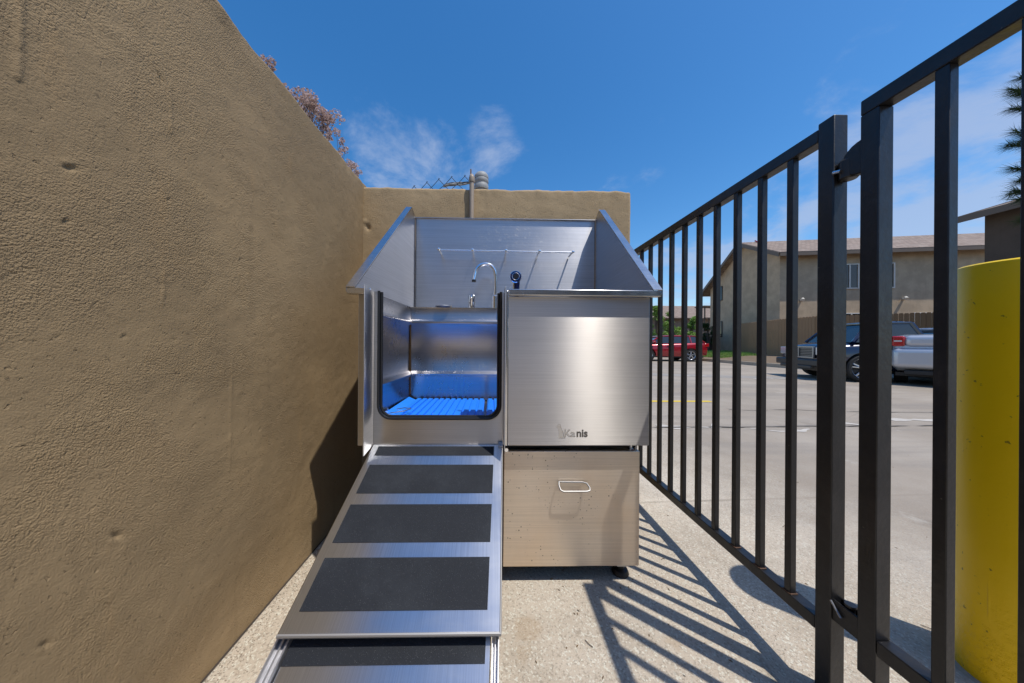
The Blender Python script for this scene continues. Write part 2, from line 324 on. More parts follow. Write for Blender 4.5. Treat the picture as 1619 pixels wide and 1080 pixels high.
# ------------------------------------------------------------------ mesh helpers
class MB:
    def __init__(s): s.v = []; s.f = []
    def add(s, vs, fs):
        o = len(s.v); s.v += [tuple(p) for p in vs]; s.f += [tuple(i+o for i in f) for f in fs]; return s
    def box(s, x0, x1, y0, y1, z0, z1, T=None):
        vs = [Vector((x, y, z)) for x in (x0, x1) for y in (y0, y1) for z in (z0, z1)]
        if T: vs = [T(v) if callable(T) else T @ v for v in vs]
        return s.add(vs, [(0, 1, 3, 2), (4, 6, 7, 5), (0, 4, 5, 1), (2, 3, 7, 6), (0, 2, 6, 4), (1, 5, 7, 3)])
    def prism(s, poly, a, b, axis='z'):
        # polygon of 2-D points swept between a and b along an axis
        def P(p, t):
            return {'z': (p[0], p[1], t), 'y': (p[0], t, p[1]), 'x': (t, p[0], p[1])}[axis]
        n = len(poly)
        return s.add([P(p, a) for p in poly]+[P(p, b) for p in poly], [tuple(range(n))[::-1], tuple(range(n, 2*n))]+[(i, (i+1) % n, n+(i+1) % n, n+i) for i in range(n)])
    def strip(s, A, B, th):
        # open band between two lists of points (same length) given a thickness vector
        th = Vector(th); n = len(A); A = [Vector(p) for p in A]; B = [Vector(p) for p in B]
        vs = A+B+[p+th for p in A]+[p+th for p in B]
        fs = []
        for i in range(n-1):
            fs += [(i, i+1, n+i+1, n+i), (2*n+i, 3*n+i, 3*n+i+1, 2*n+i+1), (i, 2*n+i, 2*n+i+1, i+1), (n+i, n+i+1, 3*n+i+1, 3*n+i)]
        fs += [(0, n, 3*n, 2*n), (n-1, 3*n-1, 4*n-1, 2*n-1)]
        return s.add(vs, fs)
    def tube(s, pts, r, seg=10, cap=True, flat=None):
        pts = [Vector(p) for p in pts]; n = len(pts); rs = r if isinstance(r, (list, tuple)) else [r]*n
        ring = []; up = None
        for i, p in enumerate(pts):
            t = (pts[min(i+1, n-1)]-pts[max(i-1, 0)]).normalized()
            if up is None: up = Vector((0, 0, 1)) if abs(t.z) < .9 else Vector((1, 0, 0))
            up = (up-t*up.dot(t)).normalized(); sd = t.cross(up)
            for k in range(seg):
                a = 2*math.pi*k/seg
                ring.append(p+(up*math.cos(a)+sd*math.sin(a))*rs[i])
        fs = [(i*seg+k, i*seg+(k+1) % seg, (i+1)*seg+(k+1) % seg, (i+1)*seg+k) for i in range(n-1) for k in range(seg)]
        if cap: fs += [tuple(range(seg))[::-1], tuple(range((n-1)*seg, n*seg))]
        return s.add(ring, fs)
    def lathe(s, prof, c=(0, 0, 0), axis='z', seg=32, cap=True):
        c = Vector(c); vs = []
        for r, h in prof:
            for k in range(seg):
                a = 2*math.pi*k/seg; p = (r*math.cos(a), r*math.sin(a), h)
                if axis == 'y': p = (p[0], h, p[1])
                if axis == 'x': p = (h, p[0], p[1])
                vs.append(c+Vector(p))
        n = len(prof)
        fs = [(i*seg+k, i*seg+(k+1) % seg, (i+1)*seg+(k+1) % seg, (i+1)*seg+k) for i in range(n-1) for k in range(seg)]
        if cap: fs += [tuple(range(seg))[::-1], tuple(range((n-1)*seg, n*seg))]
        return s.add(vs, fs)
    def mesh(s, name, m, smooth=True, angle=35):
        me = bpy.data.meshes.new(name); me.from_pydata(s.v, [], s.f); me.materials.append(m)
        b = bmesh.new(); b.from_mesh(me); bmesh.ops.recalc_face_normals(b, faces=b.faces); b.to_mesh(me); b.free()
        if smooth:
            me.polygons.foreach_set('use_smooth', [True]*len(me.polygons)); me.set_sharp_from_angle(angle=R(angle))
        return me
    def obj(s, name, m, parent=None, bevel=0, seg=2, smooth=True, angle=35):
        o = bpy.data.objects.new(name, s.mesh(name, m, smooth, angle)); col.objects.link(o)
        if parent: o.parent = parent
        if bevel:
            bv = o.modifiers.new('bevel', 'BEVEL'); bv.width = bevel; bv.segments = seg; bv.limit_method = 'ANGLE'; bv.angle_limit = R(40)
        return o
def tag(o, label, cat, group=None):
    o['label'] = label; o['category'] = cat
    if group: o['group'] = group
    return o
def thing(name, label, cat, loc=(0, 0, 0), rz=0, group=None):
    o = bpy.data.objects.new(name, None); col.objects.link(o); o.location = loc; o.rotation_euler = (0, 0, rz); o.empty_display_size = .1
    return tag(o, label, cat, group)
def struct(o): o['kind'] = 'structure'; return o
def rebase(root, loc):
    # give an Empty its place at the base while children keep world coordinates
    loc = Vector(loc); root.location = loc
    for c in root.children: c.location = c.location-loc
def fbm(p, o=4, sc=1): return noise.fractal(Vector(p)*sc, 1.0, 2.0, o)

def rough_wall(name, x, y, z, rad, amp, m, pits=(), scratches=(), face='x', wob=.004):
    """x, y, z: sorted coordinate lists of the grid on each axis; a box with rounded, uneven edges and a hand-trowelled face"""
    import itertools
    lo = Vector((x[0], y[0], z[0])); hi = Vector((x[-1], y[-1], z[-1]))
    idx = {}; vs = []; fs = []
    def vid(i, j, k):
        key = (i, j, k)
        if key in idx: return idx[key]
        p = Vector((x[i], y[j], z[k]))
        q = Vector((min(max(p.x, lo.x+rad), hi.x-rad), min(max(p.y, lo.y+rad), hi.y-rad), min(max(p.z, lo.z-1), hi.z-rad)))
        d = p-q
        n = d.normalized() if d.length > 1e-9 else Vector((0, 0, 1))
        pr = q+n*rad if d.length > 1e-9 else p
        h = fbm(pr, 4, 3.2)*amp+fbm(pr, 3, 17)*amp*.35
        edge = max(0, (pr.z-(hi.z-.06))/.06)
        h += edge*(fbm((pr.x*2, pr.y, 5), 4, 6.5)*wob*2.2)
        if (n.x if face == 'x' else -n.y) > .8:
            a = pr.y if face == 'x' else pr.x
            for (u, w, su, sw, dp, ang) in pits:
                du = a-u; dw = pr.z-w
                if abs(du) > .05 or abs(dw) > .05: continue
                ca, sa = math.cos(ang), math.sin(ang); e = ((du*ca+dw*sa)/su)**2; f = ((-du*sa+dw*ca)/sw)
                if e+f*f < 12: h -= dp*math.exp(-(e+f*f))*(1)-dp*.35*math.exp(-(e+(f-1.8)**2))
            for (u0, w0, u1, w1, sw, dp) in scratches:
                if min(w0, w1)-.02 < pr.z < max(w0, w1)+.02:
                    t = (pr.z-w0)/(w1-w0); uu = u0+(u1-u0)*t+fbm((t*3, 1, 2), 2)*.002
                    h += dp*math.exp(-((a-uu)/sw)**2)*(.6+.6*fbm((0, pr.z*30, 3), 2))
        pr = pr+n*h
        idx[key] = len(vs); vs.append(tuple(pr)); return idx[key]
    nx, ny, nz = len(x)-1, len(y)-1, len(z)-1
    for i, j in itertools.product(range(nx), range(ny)):
        fs.append((vid(i, j, nz), vid(i+1, j, nz), vid(i+1, j+1, nz), vid(i, j+1, nz)))
    for j, k in itertools.product(range(ny), range(nz)):
        fs.append((vid(0, j, k), vid(0, j, k+1), vid(0, j+1, k+1), vid(0, j+1, k)))
        fs.append((vid(nx, j, k), vid(nx, j+1, k), vid(nx, j+1, k+1), vid(nx, j, k+1)))
    for i, k in itertools.product(range(nx), range(nz)):
        fs.append((vid(i, 0, k), vid(i+1, 0, k), vid(i+1, 0, k+1), vid(i, 0, k+1)))
        fs.append((vid(i, ny, k), vid(i, ny, k+1), vid(i+1, ny, k+1), vid(i+1, ny, k)))
    me = bpy.data.meshes.new(name); me.from_pydata(vs, [], fs); me.materials.append(m)
    me.polygons.foreach_set('use_smooth', [True]*len(me.polygons))
    o = bpy.data.objects.new(name, me); col.objects.link(o); return o
def lin(a, b, st):
    n = max(1, round((b-a)/st)); return [a+(b-a)*i/n for i in range(n+1)]

# ------------------------------------------------------------------ ground
g = MB(); S = 400
g.add([(-S, -S, 0), (S, -S, 0), (S, S, 0), (-S, S, 0)], [(0, 1, 2, 3)])
struct(g.obj('ground', mat['ground']))
# pale filled joint, rough gutter band, painted line
def ragged(name, x0, x1, yf, w, m, z=.004, step=.12, jag=.4):
    a = []; b = []
    xs = lin(x0, x1, step)
    for i, xx in enumerate(xs):
        y = yf(xx); ww = w*(1+jag*fbm((xx*3, 7, w), 3)*1.5)
        a.append((xx, y-ww/2, z)); b.append((xx, y+ww/2, z))
    n = len(xs); mb = MB(); mb.add(a+b, [(i, i+1, n+i+1, n+i) for i in range(n-1)])
    return struct(mb.obj(name, m))
ragged('road_line', 2.2, 3.80, lambda x: 5.05+.004*x, .12, mat['yline'], jag=.1)
ragged('gutter', 4.2, 13.5, lambda x: 9.6-.22*(x-4.2), .75, mat['roughband'], .004, jag=.25)
for x0, x1, y, w in ((5.9, 6.6, 9.05, .13), (7.5, 8.05, 8.35, .10)):
    ragged('road_patch', x0, x1, lambda x, y=y: y, w, mat['crackfill'], .008, .05, 1.6)
for x0, x1, y, w in ((2.0, 2.75, 3.50, .055), (3.05, 3.75, 3.44, .03), (4.3, 4.75, 3.60, .05), (5.3, 6.4, 3.85, .06)):
    ragged('road_patch', x0, x1, lambda x, y=y: y+.22*fbm((x*1.3, 3, 1), 4), w*1.3, mat['crackfill'], .004, .03, 1.5)
ragged('road_crack', 1.2, 9, lambda x: 3.42+.10*fbm((x*.9, 9, 1), 4)+.03*x, .022, plain('crack_dark', (.11, .095, .08), .9), .008, .05, .9)
ragged('road_crack', 3.6, 12, lambda x: 4.6+.16*fbm((x*.8, 4, 1), 4)-.05*x, .018, bpy.data.materials['crack_dark'], .008, .06, .9)

# ------------------------------------------------------------------ stucco walls
pp = [(0.686, 1.684), (0.767, 1.663), (0.829, 1.674), (0.607, 1.341), (0.601, 1.232), (0.788, 1.365), (0.753, 1.416), (0.94, 1.566), (1.531, 1.709), (0.686, 1.272), (0.77, 1.307), (0.591, 1.006), (0.694, 1.007), (0.802, 1.001), (0.621, 0.62), (0.685, 0.558), (0.901, 0.448), (1.097, 0.679), (1.291, 0.441), (0.579, 0.421), (1.008, 1.27), (1.153, 1.093), (0.645, 1.076), (1.063, 0.952), (0.745, 0.871)]
big = {3: .0095, 15: .012, 4: .007, 1: .008, 17: .0065, 13: .0055, 19: .009, 7: .0055, 12: .0055, 5: .006, 20: .006, 21: .005}
rnd = random.Random(3)
pits = []
for i, (u, w) in enumerate(pp):
    s = big.get(i, .0045); pits.append((u, w, s, s*.45, min(.0065, s*.62), rnd.choice((.9, 2.3, 1.2, .5))))
for _ in range(130):
    u, w = rnd.uniform(.52, 1.9), rnd.uniform(.1, 1.98); s = rnd.uniform(.0015, .003); pits.append((u, w, s, s*.7, s*.5, rnd.uniform(0, 3)))
scr = [(0.545, 1.75, 0.541, 1.475, .0045, .0055), (0.790, 1.653, 0.792, 1.557, .0028, .0042), (0.776, 1.16, 0.774, 1.109, .0028, .004), (.980, .93, .972, .60, .004, .0022), (.846, 1.475, .864, 1.43, .0015, -.003)]
ys = [-4, -2, -1, -.3, .2]+lin(.46, 1.98, .0042)[0:]+[2.06, 2.12, 2.15]
zs = [-.05]+lin(0, 2.0, .0045)+lin(2.005, 2.032, .0045)
xs = [-1.04, -1.025, -.95, -.87, -.858, -.850, -.845, -.84]
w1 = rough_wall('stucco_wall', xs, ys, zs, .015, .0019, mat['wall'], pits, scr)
tag(w1, 'long brown stucco wall running along the left side beside the ramp', 'wall')
pits2 = [(-.812, 1.745, .010, .022, .02, .5)]+[(rnd.uniform(-.8, .9), rnd.uniform(1.6, 2.0), .003, .002, .002, 1) for _ in range(30)]
xs = [-.9]+lin(-.86, .89, .012)+[.90, .908, .914, .919]; ys = [1.953, 1.958, 1.963, 1.97, 2.0, 2.10, 2.118, 2.133, 2.14]; zs = [-.05, .5, 1.0]+lin(1.5, 1.96, .012)+lin(1.965, 2.008, .0055)
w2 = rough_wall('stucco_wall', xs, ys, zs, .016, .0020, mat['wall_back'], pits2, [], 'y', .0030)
tag(w2, 'short brown stucco wall behind the steel wash tub, its right end free', 'wall')

# ------------------------------------------------------------------ dog wash station
st = thing('dog_wash_station', 'stainless steel dog wash tub with blue floor, gooseneck tap and drawer', 'wash station')
YF = 1.19
# right front panel and its logo
pr = MB().box(.066, .640, YF, YF+.022, .585, 1.1835).obj('front_panel', mat['panel'], st, .003)
fold = MB().box(.0535, .0655, YF-.001, YF+.02, .585, 1.2065).obj('panel_edge', mat['rim'], st, .0015)
# lower and side pieces of the door opening: outer rectangle against a U with round corners
def upath(x0, x1, zb, zt, r, n=7, y=YF):
    p = [(x0, y, zt)]
    p += [(x0+r-r*math.cos(a), y, zb+r-r*math.sin(a)) for a in [i/n*math.pi/2 for i in range(n+1)]]
    p += [(x1-r+r*math.sin(a), y, zb+r-r*math.cos(a)) for a in [i/n*math.pi/2 for i in range(n+1)]]
    p += [(x1, y, zt)]; return p
inner = upath(-.452, .040, .694, 1.198, .055)
outer = [(-.470, YF, 1.198)]+[(-.470, YF, .70-.11*i/7) for i in range(8)]+[(.052, YF, .59+.11*i/7) for i in range(8)]+[(.052, YF, 1.198)]
MB().strip(inner, outer, (0, .004, 0)).obj('door_frame', mat['panel'], st)
sp_ = upath(-.447, .0365, .6945, 1.200, .052, 10, YF-.004)
seal = MB().tube(sp_, .0056, 8).obj('rubber_seal', mat['rubber'], st)
sp2 = upath(-.4385, .028, .701, 1.196, .047, 10, YF+.004)
MB().tube(sp2, .006, 8).obj('seal_lip', mat['rubber'], seal)
for x0, x1, zb in ((-.4705, -.4665, .577), (.0495, .053, .60)):
    MB().prism([(1.10, zb), (YF-.001, zb+.012), (YF-.001, 1.2075), (1.10, 1.2075)], x0, x1, 'x').obj('door_guide', mat['panel_side'], st, .0008)
MB().lathe([(.004, 0), (.004, .004), (.0025, .006)], (-.462, 1.13, 1.196), 'x', 12).obj('guide_bolt', mat['chrome'], st)
MB().lathe([(.0075, 0), (.0075, .014)], (.062, YF-.012, .572), 'y', 16).obj('hinge_pin', mat['chrome'], st)
# rims
MB().box(.0665, .6725, 1.165, 1.196, 1.1845, 1.2095).obj('front_rim', mat['rim'], st, .003)
MB().box(-.566, -.4712, 1.165, 1.196, 1.1845, 1.2095).obj('front_rim', mat['rim'], st, .003)
def lx(y): return -.532+.068*(y-1.165)
def rx(y): return .640+.022*(y-1.165)
YB = 1.88
def wing(fx, sgn, name):
    m = MB(); a, b, c, d = (1.165, 1.210), (1.812, 1.812), (1.812, 1.812), (YB, 1.775)
    th = .003*sgn
    poly = [(1.168, 1.188), (1.168, 1.209), (1.812, 1.810), (YB, 1.772), (YB, 1.188)]
    inn = [(fx(y), y, z) for y, z in poly]; out = [(fx(y)+th, y, z) for y, z in poly]
    n = len(poly); m.add(inn+out, [tuple(range(n)), tuple(range(n, 2*n))[::-1]]+[(i, (i+1) % n, n+(i+1) % n, n+i) for i in range(n)])
    w = m.obj(name, mat['splash'], st)
    f = MB(); wd = .035*sgn
    for (ya, za), (yb, zb) in (((1.165, 1.210), (1.812, 1.8135)), ((1.812, 1.8135), (YB, 1.776))):
        nx = Vector((0, -(zb-za), yb-ya)).normalized()*.003
        A = [(fx(ya)-.0005*sgn, ya, za), (fx(yb)-.0005*sgn, yb, zb)]; B = [(fx(ya)+wd, ya, za), (fx(yb)+wd, yb, zb)]
        f.strip(A, B, nx)
        A2 = [Vector(p)+Vector((0, 0, 0)) for p in B]; B2 = [Vector(p)-Vector((0, 0, .018)) for p in B]
        f.strip(A2, B2, (-.002*sgn, 0, 0))
    f.obj('wing_flange', mat['rim'], w)
    return w
wing(lx, -1, 'splash_wing'); wing(rx, 1, 'splash_wing')
# vertical seams where the wings meet the back
for x in (-.478, .652):
    MB().box(x-.0008, x+.0008, YB-.0035, YB-.001, 1.19, 1.772).obj('seam', mat['blacktrim'], st)
bsp = MB().box(-.4815, .6545, YB, YB+.004, 1.18, 1.775).box(-.52, .69, YB-.012, YB+.02, 1.7755, 1.7785).obj('backsplash', mat['splash'], st)
# outside body sheets
MB().prism([(YF+.004, .585), (YB, .585), (YB, 1.187), (YF+.004, 1.187)], -.530, -.527, 'x').obj('side_panel', mat['panel_side'], st)
MB().prism([(YF+.023, .585), (YB, .585), (YB, 1.187), (YF+.023, 1.187)], .637, .640, 'x').obj('side_panel', mat['panel_side'], st)
MB().box(-.527, -.4706, YF+.002, YF+.006, .585, 1.184).obj('corner_panel', mat['panel'], st)
# basin
BX0, BX1, BY = -.46, .60, 1.65
bas = MB()
prof = [(1.190, 0), (1.180, -.001), (1.124, -.001), (1.119, .004), (1.108, .010), (1.096, .004), (1.090, -.006), (.842, -.010), (.834, -.002), (.822, .010), (.812, .006), (.806, -.004), (.700, -.006), (.676, -.006)]
def wallstrip(A, B, inn):
    # A, B: plan points; inn: inward normal
    n = len(prof); a = [(A[0]+inn[0]*o, A[1]+inn[1]*o, z) for z, o in prof]; b = [(B[0]+inn[0]*o, B[1]+inn[1]*o, z) for z, o in prof]
    return a, b
aa = wallstrip((BX0, YF+.006), (BX0+.015, BY), (1, -.0)); bb = wallstrip((BX0+.015, BY), (BX1, BY), (0, -1)); cc = wallstrip((BX1, BY), (BX1, YF+.025), (-1, 0))
for k, (a, b) in enumerate((aa, bb, cc)):
    m = MB(); n = len(prof); m.add(a+b, [(i, i+1, n+i+1, n+i) for i in range(n-1)])
    m.obj('basin_wall', mat['basin'], st, angle=60)
MB().box(BX0-.05, BX1+.04, YF+.02, YB, .660, .670).obj('basin_floor', mat['basin'], st)
# deck behind and ledges round the basin
dk = MB(); dk.box(-.478, .651, BY, YB-.004, 1.1835, 1.1895); dk.box(-.525, BX0, YF+.01, BY-.001, 1.1835, 1.1895); dk.box(BX1, .638, YF+.024, BY-.001, 1.1835, 1.1895)
dk.obj('deck', mat['rim'], st)
MB().lathe([(.036, 0), (.046, .007), (.045, .011), (.036, .010)], (-.268, BY+.012, 1.1895), 'z', 28).obj('soap_dish', mat['handle'], st)
# blue floor grating, built slat by slat
slat_me = None
for k, (xa, xb) in enumerate(((-.405, -.035), (-.020, .565))):
    fm = MB().box(xa, xb, 1.215, 1.632, .670, .684).obj('floor_mat', mat['matblue'], st)
    nsl = int(round((xb-xa)/.0305)); pw = (xb-xa)/nsl
    for i in range(nsl):
        if slat_me is None: slat_me = MB().box(-.0105, .0105, 1.217, 1.630, 0, .007).mesh('slat', mat['matblue'])
        o = bpy.data.objects.new('slat', slat_me); col.objects.link(o); o.parent = fm; o.location = (xa+pw*(i+.5), 0, .6845)
MB().box(-.449, -.4055, 1.215, 1.632, .670, .7005, T=lambda v: Vector((v.x, v.y, v.z if v.x < -.43 or v.z < .69 else v.z-.020))).obj('mat_edge', mat['matblue'], st, .003)
hp = [(-.425, 1.245, .7), (-.36, 1.245, .71), (-.345, 1.285, .711), (-.375, 1.30, .711), (-.41, 1.30, .705)]
MB().tube(hp, .0028, 8).obj('lift_handle', mat['wire'], st)
MB().lathe([(.010, 0), (.012, .004), (.010, .018), (0.004, .021)], (-.448, 1.245, .715), 'x', 16).obj('drain_knob', mat['chrome'], st)
# tap
tap = MB().lathe([(.0215, 0), (.0215, .003), (.0165, .006), (.0165, .080), (.0135, .084)], (.016, 1.74, 1.1895), 'z', 24).obj('tap', mat['chrome'], st)
arc = [(.018, 1.74, 1.270), (.021, 1.74, 1.33), (.020, 1.738, 1.38)]
for i in range(1, 15):
    a = R(2+i*12.2); arc.append((-.0385+.058*math.cos(a), 1.735-.010*i/14, 1.392+.062*math.sin(a)))
arc += [(-.1005, 1.722, 1.375), (-.104, 1.720, 1.357)]
MB().tube(arc, .0105, 16).obj('spout', mat['chrome'], tap)
MB().lathe([(.012, 0), (.012, .012)], (-.1042, 1.7195, 1.3475), 'z', 16).obj('aerator', mat['blacktrim'], tap)
hd = MB().lathe([(.022, 0), (.022, .003), (.020, .005), (.020, .038), (.0212, .040), (.0212, .080), (.018, .083)], (-.117, 1.74, 1.1895), 'z', 24).obj('tap_handle', mat['chrome'], st)
MB().tube([(-.117, 1.722, 1.255), (-.117, 1.70, 1.262)], .004, 8).obj('lever', mat['chrome'], hd)
# hand shower in its holder
sh = MB().lathe([(.021, .014), (.029, .008), (.0325, .0), (.0325, -.010), (.029, -.014)], (.127, 1.605, 1.352), 'y', 28).obj('hand_shower', mat['chrome'], st)
MB().lathe([(.0285, -.0145), (.0285, -.018), (.020, -.0185)], (.127, 1.605, 1.352), 'y', 28).obj('shower_face', mat['navy'], sh)
MB().lathe([(.013, -.0187), (.013, -.0205)], (.127, 1.605, 1.352), 'y', 24).obj('spray_plate', mat['rubber'], sh)
MB().lathe([(.019, -.0187), (.0205, -.0195), (.019, -.0205), (.0175, -.0195)], (.127, 1.605, 1.352), 'y', 24, False).obj('face_ring', mat['chrome'], sh)
MB().tube([(.131, 1.612, 1.375), (.135, 1.612, 1.335), (.137, 1.62, 1.30), (.137, 1.635, 1.24), (.137, 1.66, 1.19)], [.016, .017, .014, .013, .012], 14).obj('shower_handle', mat['navy'], sh)
MB().tube([(.119, 1.600, 1.335), (.117, 1.60, 1.31), (.119, 1.61, 1.28)], .004, 8).obj('trigger', mat['chrome'], sh)
# hook rail
hr = MB().tube([(-.318, 1.78, 1.548), (.485, 1.78, 1.542)], .0044, 10).obj('hook_rail', mat['wire'], st)
for i in range(5):
    x = -.318+.803*i/4; z = 1.548-.006*i/4
    MB().lathe([(.0025, -.014), (.0075, -.0125), (.0085, -.006), (.006, .0), (.005, .012), (.0045, .095)], (x, 1.78, z+.002), 'y', 14).obj('standoff', mat['wire'], hr)
# base cabinet and drawer
MB().box(.056, .617, 1.247, 1.80, .078, .548).obj('cabinet', mat['panel_side'], st)
drw = MB().box(.053, .620, 1.224, 1.2465, .0735, .552).obj('drawer', mat['drawer'], st, .0035)
hx0, hx1 = .281, .392
hp = [(hx0, 1.224, .4275), (hx0, 1.216, .4275), (hx0+.004, 1.213, .426)]
loop = [(hx0, 1.217, .4285), (hx0+.012, 1.214, .4285), (hx1-.014, 1.214, .4275), (hx1+.002, 1.210, .424), (hx1+.010, 1.198, .412), (hx1+.008, 1.190, .405), (hx1-.004, 1.188, .402), (hx0+.012, 1.188, .402), (hx0+.001, 1.192, .406), (hx0-.003, 1.206, .420), (hx0, 1.217, .4285)]
MB().tube(loop, .0036, 10, False).obj('drawer_handle', mat['handle'], drw)
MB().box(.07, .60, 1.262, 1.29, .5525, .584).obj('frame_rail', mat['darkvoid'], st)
fr = MB()
for x in (.582, .604): fr.box(x, x+.010, 1.235, 1.262, .553, .584)
fr.obj('hinge', mat['chrome'], st)
for x, y in ((.545, 1.262), (.545, 1.75), (-.50, 1.262), (-.50, 1.75)):
    if x > 0: lg = MB().box(x, x+.046, y, y+.046, .043, .0775).obj('leg', mat['panel_side'], st)
    else: lg = MB().box(x, x+.046, y, y+.046, .043, .584).obj('leg', mat['panel_side'], st)
    MB().lathe([(.034, 0), (.036, .006), (.030, .020), (.016, .026), (.016, .043)], (x+.022, y+.022, 0), 'z', 24).obj('foot', mat['rubber'], lg)
# etched writing on the panel
lg = MB()
dog = [(.259, .6600), (.266, .6640), (.2675, .6715), (.2705, .6660), (.2735, .6690), (.2760, .6600), (.2790, .6500), (.2845, .6400), (.2880, .6280), (.2890, .6180), (.2940, .6150), (.2940, .6120), (.2760, .6120), (.2755, .6170), (.2745, .6120), (.2690, .6120), (.2700, .6200), (.2695, .6400), (.2670, .6500), (.2640, .6560), (.2590, .6570)]
LX, LZ = .003, .004
lg.prism([(x+LX, z+LZ) for x, z in dog], YF-.0004, YF+.001, 'y')
lg.obj('logo_dog', mat['etchlt'], pr, smooth=False)
sh_ = MB().prism([(x+LX+.0016, z+LZ-.0008) for x, z in dog], YF-.0002, YF+.001, 'y').obj('logo_painted_shade', mat['etch'], pr, smooth=False)  # dark offset copy painting the shade of an engraved edge
def words(txt, x, z, size, m, parent, name, y=YF, off=.0005):
    cu = bpy.data.curves.new(name, 'FONT'); cu.body = txt; cu.size = size; cu.extrude = .0005; cu.offset = off; cu.space_character = .98
    t = bpy.data.objects.new(name+'_tmp', cu); col.objects.link(t)
    dg = bpy.context.evaluated_depsgraph_get(); me = bpy.data.meshes.new_from_object(t.evaluated_get(dg)); bpy.data.objects.remove(t)
    me.materials.clear(); me.materials.append(m)
    me.transform(Matrix.Translation((x, y, z)) @ Matrix.Rotation(R(90), 4, 'X'))
    me.name = name; o = bpy.data.objects.new(name, me); col.objects.link(o); o.parent = parent; return o
words('Ka', .292, .622, .043, mat['etchlt'], pr, 'logo_letters')
words('Ka', .2935, .6212, .043, mat['etch'], pr, 'logo_painted_shade', y=YF+.0003)  # dark copy behind the letters, shade painted as with the dog
words('nis', .3435, .622, .043, mat['etch'], pr, 'logo_letters', off=.0012)
rebase(st, (.05, 1.5, 0))

# ------------------------------------------------------------------ ramp
P0 = Vector((0, 1.186, .5925)); P1 = Vector((0, .686, .328)); D = (P1-P0); LEN = D.length; D.normalize()
NR = Vector((0, -D.z, D.y)); NR = NR if NR.z > 0 else -NR
def rp(x, s, n):
    """x across (world at top), s metres down the slope, n above the deck; the ramp runs a little to the left"""
    p = P0+D*s+NR*n; return Vector((x-.036*s, p.y, p.z))
def rbox(x0, x1, s0, s1, n0, n1): return MB().box(x0, x1, s0, s1, n0, n1, T=lambda v: rp(v.x, v.y, v.z))
rt = thing('access_ramp', 'sliding aluminium ramp with black grip strips leading up to the tub opening', 'ramp')
up = rbox(-.4655, .0485, 0, LEN, -.022, 0).obj('upper_section', mat['ramp'], rt, .003)
for s0, s1 in ((.012, .056), (.0985, .2125), (.252, .367), (.4065, .5225)):
    rbox(-.4395, .0135, s0, s1, .0002, .0014).obj('grip_strip', mat['grip'], up)
MB().tube([rp(.0455, 0, .0), rp(.0455, LEN, .0)], .0022, 8).obj('edge_fold', mat['handle'], up)
MB().tube([rp(-.464, LEN, -.003), rp(.0475, LEN, -.003)], .0045, 8).obj('edge_fold', mat['handle'], up)
for x in (.036,):
    MB().lathe([(.004, 0), (.0045, .002), (.002, .003)], rp(x, .012, .0), 'z', 12).obj('rivet', mat['blacktrim'], up)
rbox(.030, .0475, .0, .02, .0005, .012).obj('hook_tab', mat['rail'], up)
LL = 1.21
lo = rbox(-.441, .024, .05, LL, -.050, -.034).obj('lower_section', mat['ramp'], rt, .002)
for s0, s1 in ((.470, .606), (.640, .755), (.81, .925), (.98, 1.095)):
    rbox(-.441+.001, .0118, s0, s1, -.0338, -.0326).obj('grip_strip', mat['grip'], lo)
for x0, x1 in ((-.474, -.4435), (.0265, .0435)):
    ch = MB()
    w = x1-x0
    for a, b, n0, n1 in ((0, .16, -.052, -.026), (.16, .40, -.052, -.040), (.40, .55, -.052, -.030), (.55, .84, -.052, -.040), (.84, 1, -.052, -.026)):
        T = lambda v: rp(v.x, v.y, v.z)
        ch.box(x0+w*a, x0+w*b-.0004, .02, LL, n0, n1, T=T)
    ch.obj('side_rail', mat['rail'], lo)
rebase(rt, rp(-.2, LL, -.05))

# ------------------------------------------------------------------ fence and gate
FX = .950
fn = thing('metal_fence', 'black steel picket fence standing between the wash tub and the gate', 'fence')
MB().box(FX, FX+.038, .852, 3.2, 1.590, 1.628).obj('top_rail', mat['fence'], fn, .0025)
MB().box(FX, FX+.038, .852, 3.2, .169, .207).obj('bottom_rail', mat['fence'], fn, .0025)
MB().box(FX-.001, FX+.040, .810, .851, 0, 1.642).obj('post', mat['fence'], fn, .003)
MB().box(FX-.001, FX+.040, 3.201, 3.242, 0, 1.642).obj('post', mat['fence'], fn, .003)
pk = MB().box(0, .0195, 0, .0205, .2072, 1.5898).mesh('picket', mat['fence'])
for k in range(21):
    o = bpy.data.objects.new('picket', pk); col.objects.link(o); o.parent = fn; o.location = (FX+.003+.0, .9255+.1065*k, 0)
    bv = o.modifiers.new('bevel', 'BEVEL'); bv.width = .0018; bv.segments = 2
# small weld and rust collars where the nearest pickets meet the rail
wl = bpy.data.objects.new('x', None); bpy.data.objects.remove(wl)
mat['rustweld'] = plain('rust_weld', (.12, .065, .04), .8, 0, .5, 200, .4)
for k in range(3):
    y = .9255+.1065*k
    MB().tube([(FX+.001, y-.002, .2085), (FX+.0245, y-.002, .2085), (FX+.0245, y+.022, .2085), (FX+.001, y+.022, .2085), (FX+.001, y-.002, .2085)], .0022, 6, False).obj('weld', mat['rustweld'], fn)
rebase(fn, (FX+.02, 2.0, 0))
gt = thing('metal_gate', 'black steel picket gate hung on the fence post nearest the yellow bollard', 'gate')
GY0 = -.55
MB().box(FX, FX+.038, GY0, .7515, 1.590, 1.6285).obj('top_rail', mat['fence'], gt, .0025)
MB().box(FX, FX+.038, GY0, .7125, .235, .273).obj('bottom_rail', mat['fence'], gt, .0025)
MB().box(FX, FX+.038, .714, .7515, .160, 1.5895).obj('gate_stile', mat['fence'], gt, .0025)
MB().box(FX, FX+.038, GY0-.0385, GY0-.0005, .160, 1.6285).obj('gate_stile', mat['fence'], gt, .0025)
